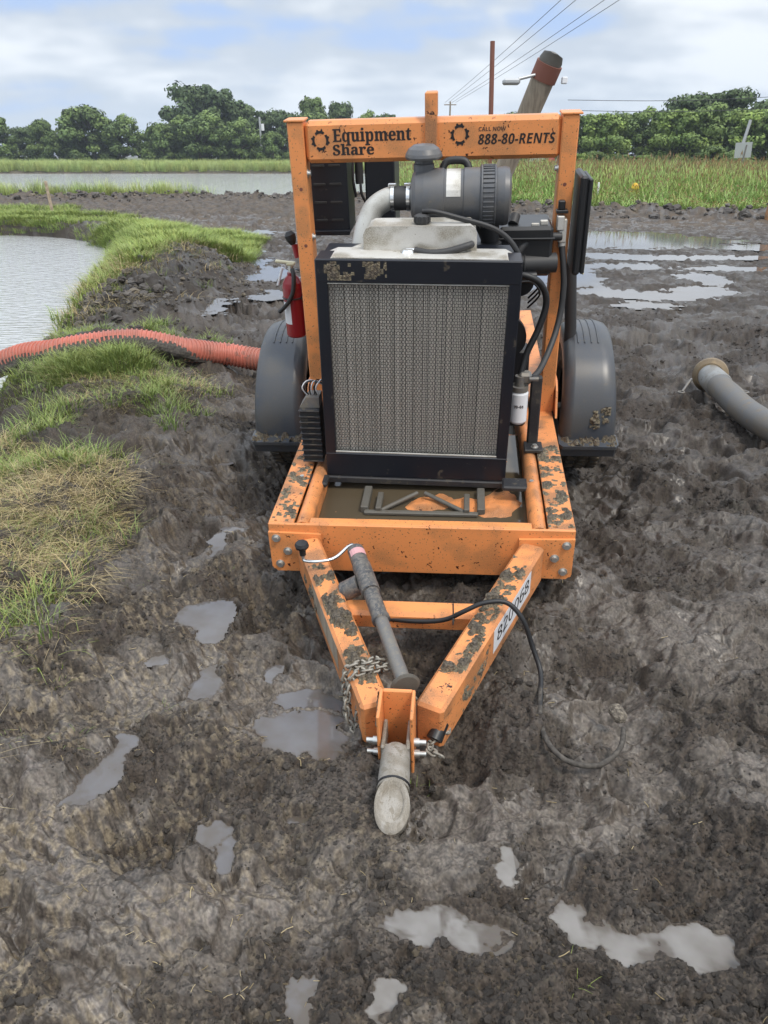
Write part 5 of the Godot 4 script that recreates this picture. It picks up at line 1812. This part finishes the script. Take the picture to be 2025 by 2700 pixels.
func build_grass() -> void:
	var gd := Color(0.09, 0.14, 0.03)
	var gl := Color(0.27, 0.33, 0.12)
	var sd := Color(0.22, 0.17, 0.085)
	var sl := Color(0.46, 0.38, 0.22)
	var tints := [Color(1, 1, 1), Color(0.85, 0.95, 0.8), Color(1.15, 1.05, 0.9), Color(0.95, 0.9, 0.7), Color(1.1, 1.15, 1.0)]
	var green := clump(31, 24, 0.07, 0.135, 0.0026, 0.25, 1.0, gd, gl)
	var short := clump(32, 16, 0.10, 0.085, 0.0024, 0.4, 1.4, gd, gl)
	var dry := clump(33, 26, 0.11, 0.095, 0.0015, 1.0, 2.0, sd, sl)
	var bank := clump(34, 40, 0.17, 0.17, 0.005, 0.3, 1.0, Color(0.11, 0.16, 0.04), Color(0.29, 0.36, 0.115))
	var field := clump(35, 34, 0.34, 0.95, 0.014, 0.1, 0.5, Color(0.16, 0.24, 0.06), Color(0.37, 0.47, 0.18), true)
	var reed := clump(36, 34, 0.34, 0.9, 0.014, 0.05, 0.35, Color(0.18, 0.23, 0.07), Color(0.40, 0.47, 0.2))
	rng.seed = 5
	var pg := []
	var ps := []
	var pd := []
	var pb := []
	# near left bank
	for i in 5200:
		var z := rng.randf_range(-6.6, -1.3)
		var t := -z
		var x0: float = pond_edge.sample_baked(t)
		var x := x0 + rng.randf_range(0.0, 1.55)
		var edge := -1.22 - 0.05 * (t - 2.0) if t < 4.4 else -1.32 - 0.10 * (t - 4.4)
		var patch: float = fn.mask.get_noise_2d(x * 1.1 + 3.0, z * 1.1) + 0.25 * fn.mid.get_noise_2d(x * 2.0, z * 2.0)
		var over: float = x - edge - 0.35 * fn.mid.get_noise_2d(x + 9.0, z)
		if over > 0.16:
			continue
		var keep := 0.10 + 1.9 * patch - 2.2 * maxf(0.0, over)
		if rng.randf() > keep:
			continue
		if absf(z + 5.35) < 0.17 and x < -1.0 and x > -3.2:
			continue
		var straw := smoothstep(-0.1, 0.35, fn.tint.get_noise_2d(x * 0.35, z * 0.35) + (0.25 if t < 3.4 else -0.15))
		if rng.randf() < straw * 0.85:
			pd.append(place(x, z, rng.randf_range(0.7, 1.3), 0.8))
		elif rng.randf() < 0.5:
			pg.append(place(x, z, rng.randf_range(0.6, 1.15)))
		else:
			ps.append(place(x, z, rng.randf_range(0.7, 1.3)))
	# the thick tuft before the hose, and the patch right of it
	for i in 300:
		var a := rng.randf() * TAU
		var r := sqrt(rng.randf())
		var x := -1.93 + cos(a) * r * 0.34
		var z := -5.05 + sin(a) * r * 0.22
		pg.append(place(x, z, rng.randf_range(0.8, 1.35)))
	for i in 200:
		var a := rng.randf() * TAU
		var r := sqrt(rng.randf())
		var x := -1.55 + cos(a) * r * 0.42
		var z := -4.75 + sin(a) * r * 0.5
		if rng.randf() < 0.65:
			ps.append(place(x, z, rng.randf_range(0.7, 1.2)))
		else:
			pd.append(place(x, z, rng.randf_range(0.6, 1.0)))
	# flattened straw at the near left
	for i in 420:
		var a := rng.randf() * TAU
		var r := sqrt(rng.randf())
		var x := -1.58 + cos(a) * r * 0.42
		var z := -2.85 + sin(a) * r * 0.62
		if rng.randf() < 0.8:
			pd.append(place(x, z, rng.randf_range(0.7, 1.2), 0.7))
		else:
			ps.append(place(x, z, rng.randf_range(0.7, 1.2)))
	# dry and green tufts hanging on the spoil heap
	for i in 260:
		var x := -2.75 + rng.randfn() * 0.35
		var z := -9.0 + rng.randfn() * 1.3
		if rng.randf() < 0.6:
			pd.append(place(x, z, rng.randf_range(1.0, 1.9)))
		else:
			pg.append(place(x, z, rng.randf_range(0.6, 1.1)))
	# stray sprigs on the mud
	for p in [[0.09, -1.56], [-0.66, -1.78], [-0.86, -1.62], [-1.0, -1.85], [0.37, -0.99], [-0.62, -2.62], [-1.0, -1.6], [-0.93, -2.5]]:
		ps.append(place(p[0], p[1], rng.randf_range(0.3, 0.5)))
	# bank of the pond farther off
	for i in 15000:
		var z := rng.randf_range(-26.0, -6.6)
		var t := -z
		var x0: float = pond_edge.sample_baked(minf(t, 20.3))
		var wide := 1.3 + 0.9 * smoothstep(8.0, 15.0, t)
		if t > 15.0:
			wide = 2.6
		var x := x0 + rng.randf_range(-0.2, wide)
		if t > 17.0:
			x = rng.randf_range(-26.0, -5.2 + 0.0 * t)
			if x < x0 or (x > -7.0 + 0.5 * (20.0 - t) + 1.2 * fn.berm.get_noise_2d(x, z)):
				continue
		if t < 11.6 and x > -2.8 + 0.25 * fn.mid.get_noise_2d(x, z):
			continue
		if t < 8.4 and rng.randf() < 0.7:
			continue
		if fn.mask.get_noise_2d(x * 0.7, z * 0.7) < -0.32:
			continue
		var s := rng.randf_range(0.7, 1.35)
		if t < 10.6 and rng.randf() < 0.5 + 1.2 * fn.tint.get_noise_2d(x * 0.5, z * 0.5):
			pd.append(place(x, z, s * 1.6))
		else:
			pb.append(place(x, z, s))
	for i in 4500:
		var z := rng.randf_range(-21.5, -18.6)
		var x := rng.randf_range(-27.0, -6.5)
		if ground_h(x, z) > -0.26:
			pb.append(place(x, z, rng.randf_range(0.7, 1.2)))
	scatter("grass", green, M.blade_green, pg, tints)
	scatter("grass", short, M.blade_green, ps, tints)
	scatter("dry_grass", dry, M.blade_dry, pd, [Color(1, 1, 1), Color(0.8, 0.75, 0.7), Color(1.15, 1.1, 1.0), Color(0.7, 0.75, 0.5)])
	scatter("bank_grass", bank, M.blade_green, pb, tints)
	# tall field grass on the right
	var pf := []
	for i in 17000:
		var t := 20.0 + 40.0 * pow(rng.randf(), 1.5)
		var x := rng.randf_range(0.2, 34.0)
		var line: float = 24.4 - 0.42 * (x - 6.0) + 0.8 * fn.berm.get_noise_2d(x, 1.0)
		if x < 3.0:
			line = 30.0
		if t < line or x > 0.75 * t:
			continue
		var grow: float = (0.3 + 0.6 * smoothstep(line, line + 5.0, t)) * (1.0 + 0.5 * fn.berm.get_noise_2d(x * 0.6, t * 0.6))
		pf.append(place(x, -t, rng.randf_range(0.8, 1.2), grow * rng.randf_range(0.7, 1.15)))
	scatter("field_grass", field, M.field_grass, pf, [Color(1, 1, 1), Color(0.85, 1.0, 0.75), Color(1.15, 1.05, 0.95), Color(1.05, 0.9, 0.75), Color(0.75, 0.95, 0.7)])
	# reeds: far shore of the lake, and this side at the left
	var pr := []
	for i in 5200:
		var x := rng.randf_range(-62.0, 8.0)
		pr.append(place(x, rng.randf_range(-112.0, -95.5), rng.randf_range(1.0, 1.6), rng.randf_range(0.6, 0.95)))
	for i in 800:
		var x := rng.randf_range(-26.0, -5.2)
		var dens := smoothstep(-6.0, -10.5, x)
		if rng.randf() > dens:
			continue
		pr.append(place(x, rng.randf_range(-36.5, -33.2) + 0.6, rng.randf_range(0.6, 0.9), rng.randf_range(0.5, 1.0)))
	scatter("reeds", reed, M.field_grass, pr, tints)

func build_clods() -> void:
	rng.seed = 9
	var st := st_new()
	var nz := noise(55, 1.4, 3)
	var sp := SphereMesh.new()
	sp.radial_segments = 9
	sp.rings = 5
	var arr := sp.get_mesh_arrays()
	var V: PackedVector3Array = arr[Mesh.ARRAY_VERTEX]
	var I: PackedInt32Array = arr[Mesh.ARRAY_INDEX]
	for i in V.size():
		V[i] = V[i] * 2.0
		V[i] *= 0.8 + 0.55 * nz.get_noise_3dv(V[i] * 1.3)
		V[i].y *= 0.75
	for k in range(0, I.size(), 3):
		var c := (V[I[k]] + V[I[k + 1]] + V[I[k + 2]]) / 3.0
		st.set_color(Color.WHITE)
		face(st, V[I[k]], V[I[k + 1]], V[I[k + 2]], c)
	var mesh := st.commit()
	var m := mat("clod", Color.WHITE, 0.72)
	m.vertex_color_use_as_albedo = true
	m.heightmap_enabled = true
	m.heightmap_texture = grain_tex()
	m.heightmap_scale = 0.8
	m.uv1_triplanar = true
	var pl := []
	var tints := [Color(0.10, 0.088, 0.078), Color(0.08, 0.07, 0.062), Color(0.13, 0.115, 0.1), Color(0.06, 0.052, 0.046), Color(0.17, 0.14, 0.1), Color(0.12, 0.11, 0.102), Color(0.09, 0.078, 0.068)]
	var cols := []
	for i in 95000:
		var t := 0.7 * pow(8.0 / 0.7, rng.randf())
		var x := rng.randf_range(-1.0, 1.0) * (0.5 + 0.52 * t)
		var z := -t
		var mk: float = fn.mask.get_noise_2d(x, z) + 0.4 * fn.patch.get_noise_2d(x, z) + 0.25 * fn.fine.get_noise_2d(x * 0.5, z * 0.5)
		if mk < rng.randf_range(-0.2, 0.3) or pond_d(x, z) < 0.2:
			continue
		var wet := false
		for q in pud_box.size():
			if (pud_box[q] as Rect2).has_point(Vector2(x, z)):
				var p: Array = NEAR_PUDDLES[q] if q < NEAR_PUDDLES.size() else FAR_PUDDLES[q - NEAR_PUDDLES.size()]
				if pud_f(p, x, z) > -0.16:
					wet = true
		if wet:
			continue
		var s := minf(0.0028 * pow(rng.randf(), -0.42), 0.017) * (0.8 + 0.12 * t)
		var b := Basis.from_euler(v3(rng.randf() * TAU, rng.randf() * TAU, rng.randf() * TAU)).scaled(v3(s, s * 0.75, s))
		pl.append(Transform3D(b, v3(x, ground_h(x, z) + s * rng.randf_range(-0.45, 0.15), z)))
		var c := ground_color(x, z) * 1.08 * rng.randf_range(0.75, 1.2)
		if rng.randf() < 0.06 - 0.05 * x:
			c = c.lerp(Color(0.27, 0.21, 0.13), 0.6)
		cols.append(c)
	scatter("mud_crumbs", mesh, M.clod, pl, cols)
	pl = []
	# coarse lumps along the berms and on the heap
	for i in 1800:
		var x := rng.randf_range(-22.0, 22.0)
		var t := 31.5 + rng.randfn() * 1.0 if x < 3.0 else 22.6 - 0.45 * (x - 6.0) + rng.randfn() * 0.9
		if t < 14.0:
			continue
		var s := rng.randf_range(0.03, 0.10) * (2.2 if rng.randf() < 0.05 else 1.0)
		var b := Basis.from_euler(v3(rng.randf() * TAU, rng.randf() * TAU, 0)).scaled(v3(s, s * 0.8, s))
		pl.append(Transform3D(b, v3(x, ground_h(x, -t) + s * 0.3, -t)))
	for i in 900:
		var x := -2.1 + rng.randfn() * 0.4
		var z := -9.3 + rng.randfn() * 1.5
		if pond_d(x, z) < 0.75:
			continue
		var s := rng.randf_range(0.012, 0.035)
		var b := Basis.from_euler(v3(rng.randf() * TAU, rng.randf() * TAU, 0)).scaled(v3(s, s * 0.8, s))
		pl.append(Transform3D(b, v3(x, ground_h(x, z), z)))
	for i in 700:
		var x := -3.15 + rng.randfn() * 0.4
		var z := -7.3 + rng.randfn() * 0.6
		var s := rng.randf_range(0.02, 0.08)
		var b := Basis.from_euler(v3(rng.randf() * TAU, rng.randf() * TAU, 0)).scaled(v3(s, s * 0.8, s))
		pl.append(Transform3D(b, v3(x, ground_h(x, z) + s * 0.2, z)))
	scatter("mud_clods", mesh, M.clod, pl, tints)
	# bits of straw trodden into the mud
	st = st_new()
	st.set_color(Color.WHITE)
	tube(st, [v3(-0.5, 0, 0), v3(0, 0.04, 0.06), v3(0.5, 0, 0)], 0.04, 4)
	var straw := st.commit()
	pl = []
	for i in 2600:
		var t := rng.randf_range(0.8, 5.5)
		var x := rng.randf_range(-1.0, 0.75) * (0.5 + 0.55 * t)
		if rng.randf() > clampf(0.75 - 0.8 * x, 0.1, 1.0) or pond_d(x, -t) < 0.1:
			continue
		if fn.tint.get_noise_2d(x * 0.7, -t * 0.7) < -0.05:
			continue
		var s := rng.randf_range(0.008, 0.03)
		var b := (Basis(Vector3.UP, rng.randf() * TAU) * Basis(Vector3.BACK, rng.randf_range(-0.4, 0.4))).scaled(v3(s, s * 0.8, s))
		pl.append(Transform3D(b, v3(x, ground_h(x, -t) + 0.003, -t)))
	scatter("straw_litter", straw, M.blade_dry, pl, [Color(0.34, 0.27, 0.15), Color(0.22, 0.17, 0.09), Color(0.42, 0.34, 0.2), Color(0.14, 0.11, 0.07)])

func _ready() -> void:
	rng.seed = 1
	var cam := Camera3D.new()
	cam.name = "camera"
	cam.fov = 67.67
	cam.near = 0.05
	cam.far = 2000.0
	cam.position = Vector3(0, 1.5, 0)
	cam.rotation_degrees = Vector3(-25.05, 0, 0)
	add_child(cam)
	cam.current = true
	var env := Environment.new()
	env.background_mode = Environment.BG_SKY
	var sky := Sky.new()
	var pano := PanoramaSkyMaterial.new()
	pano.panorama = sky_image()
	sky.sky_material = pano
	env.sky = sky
	env.tonemap_mode = Environment.TONE_MAPPER_LINEAR
	env.tonemap_exposure = 1.48
	env.fog_enabled = true
	env.fog_density = 0.0006
	env.fog_light_color = Color(0.86, 0.9, 0.95)
	env.sdfgi_enabled = true
	env.ssao_enabled = true
	env.ssil_enabled = true
	var we := WorldEnvironment.new()
	we.name = "environment"
	we.environment = env
	add_child(we)
	var sun := DirectionalLight3D.new()
	sun.name = "sun"
	sun.light_energy = 0.5
	sun.light_angular_distance = 10.0
	sun.light_color = Color(1.0, 0.96, 0.9)
	sun.rotation_degrees = Vector3(-56, 38, 0)
	sun.shadow_enabled = true
	add_child(sun)
	make_materials()
	M.zinc_dull = tmat("zinc_dull", dirt_tex(lin(0.40, 0.385, 0.34), lin(0.2, 0.17, 0.13), 0.45, 0.35, 0.3, 191, 256), 8.0, 0.45, 0.2)
	setup_ground()
	pud_setup()
	build_ground()
	build_water()
	build_pump()
	build_extinguisher()
	build_hoses()
	build_far_things()
	build_trees()
	build_grass()
	build_clods()

func grain_tex() -> Texture2D:
	return (M.mud as StandardMaterial3D).heightmap_texture
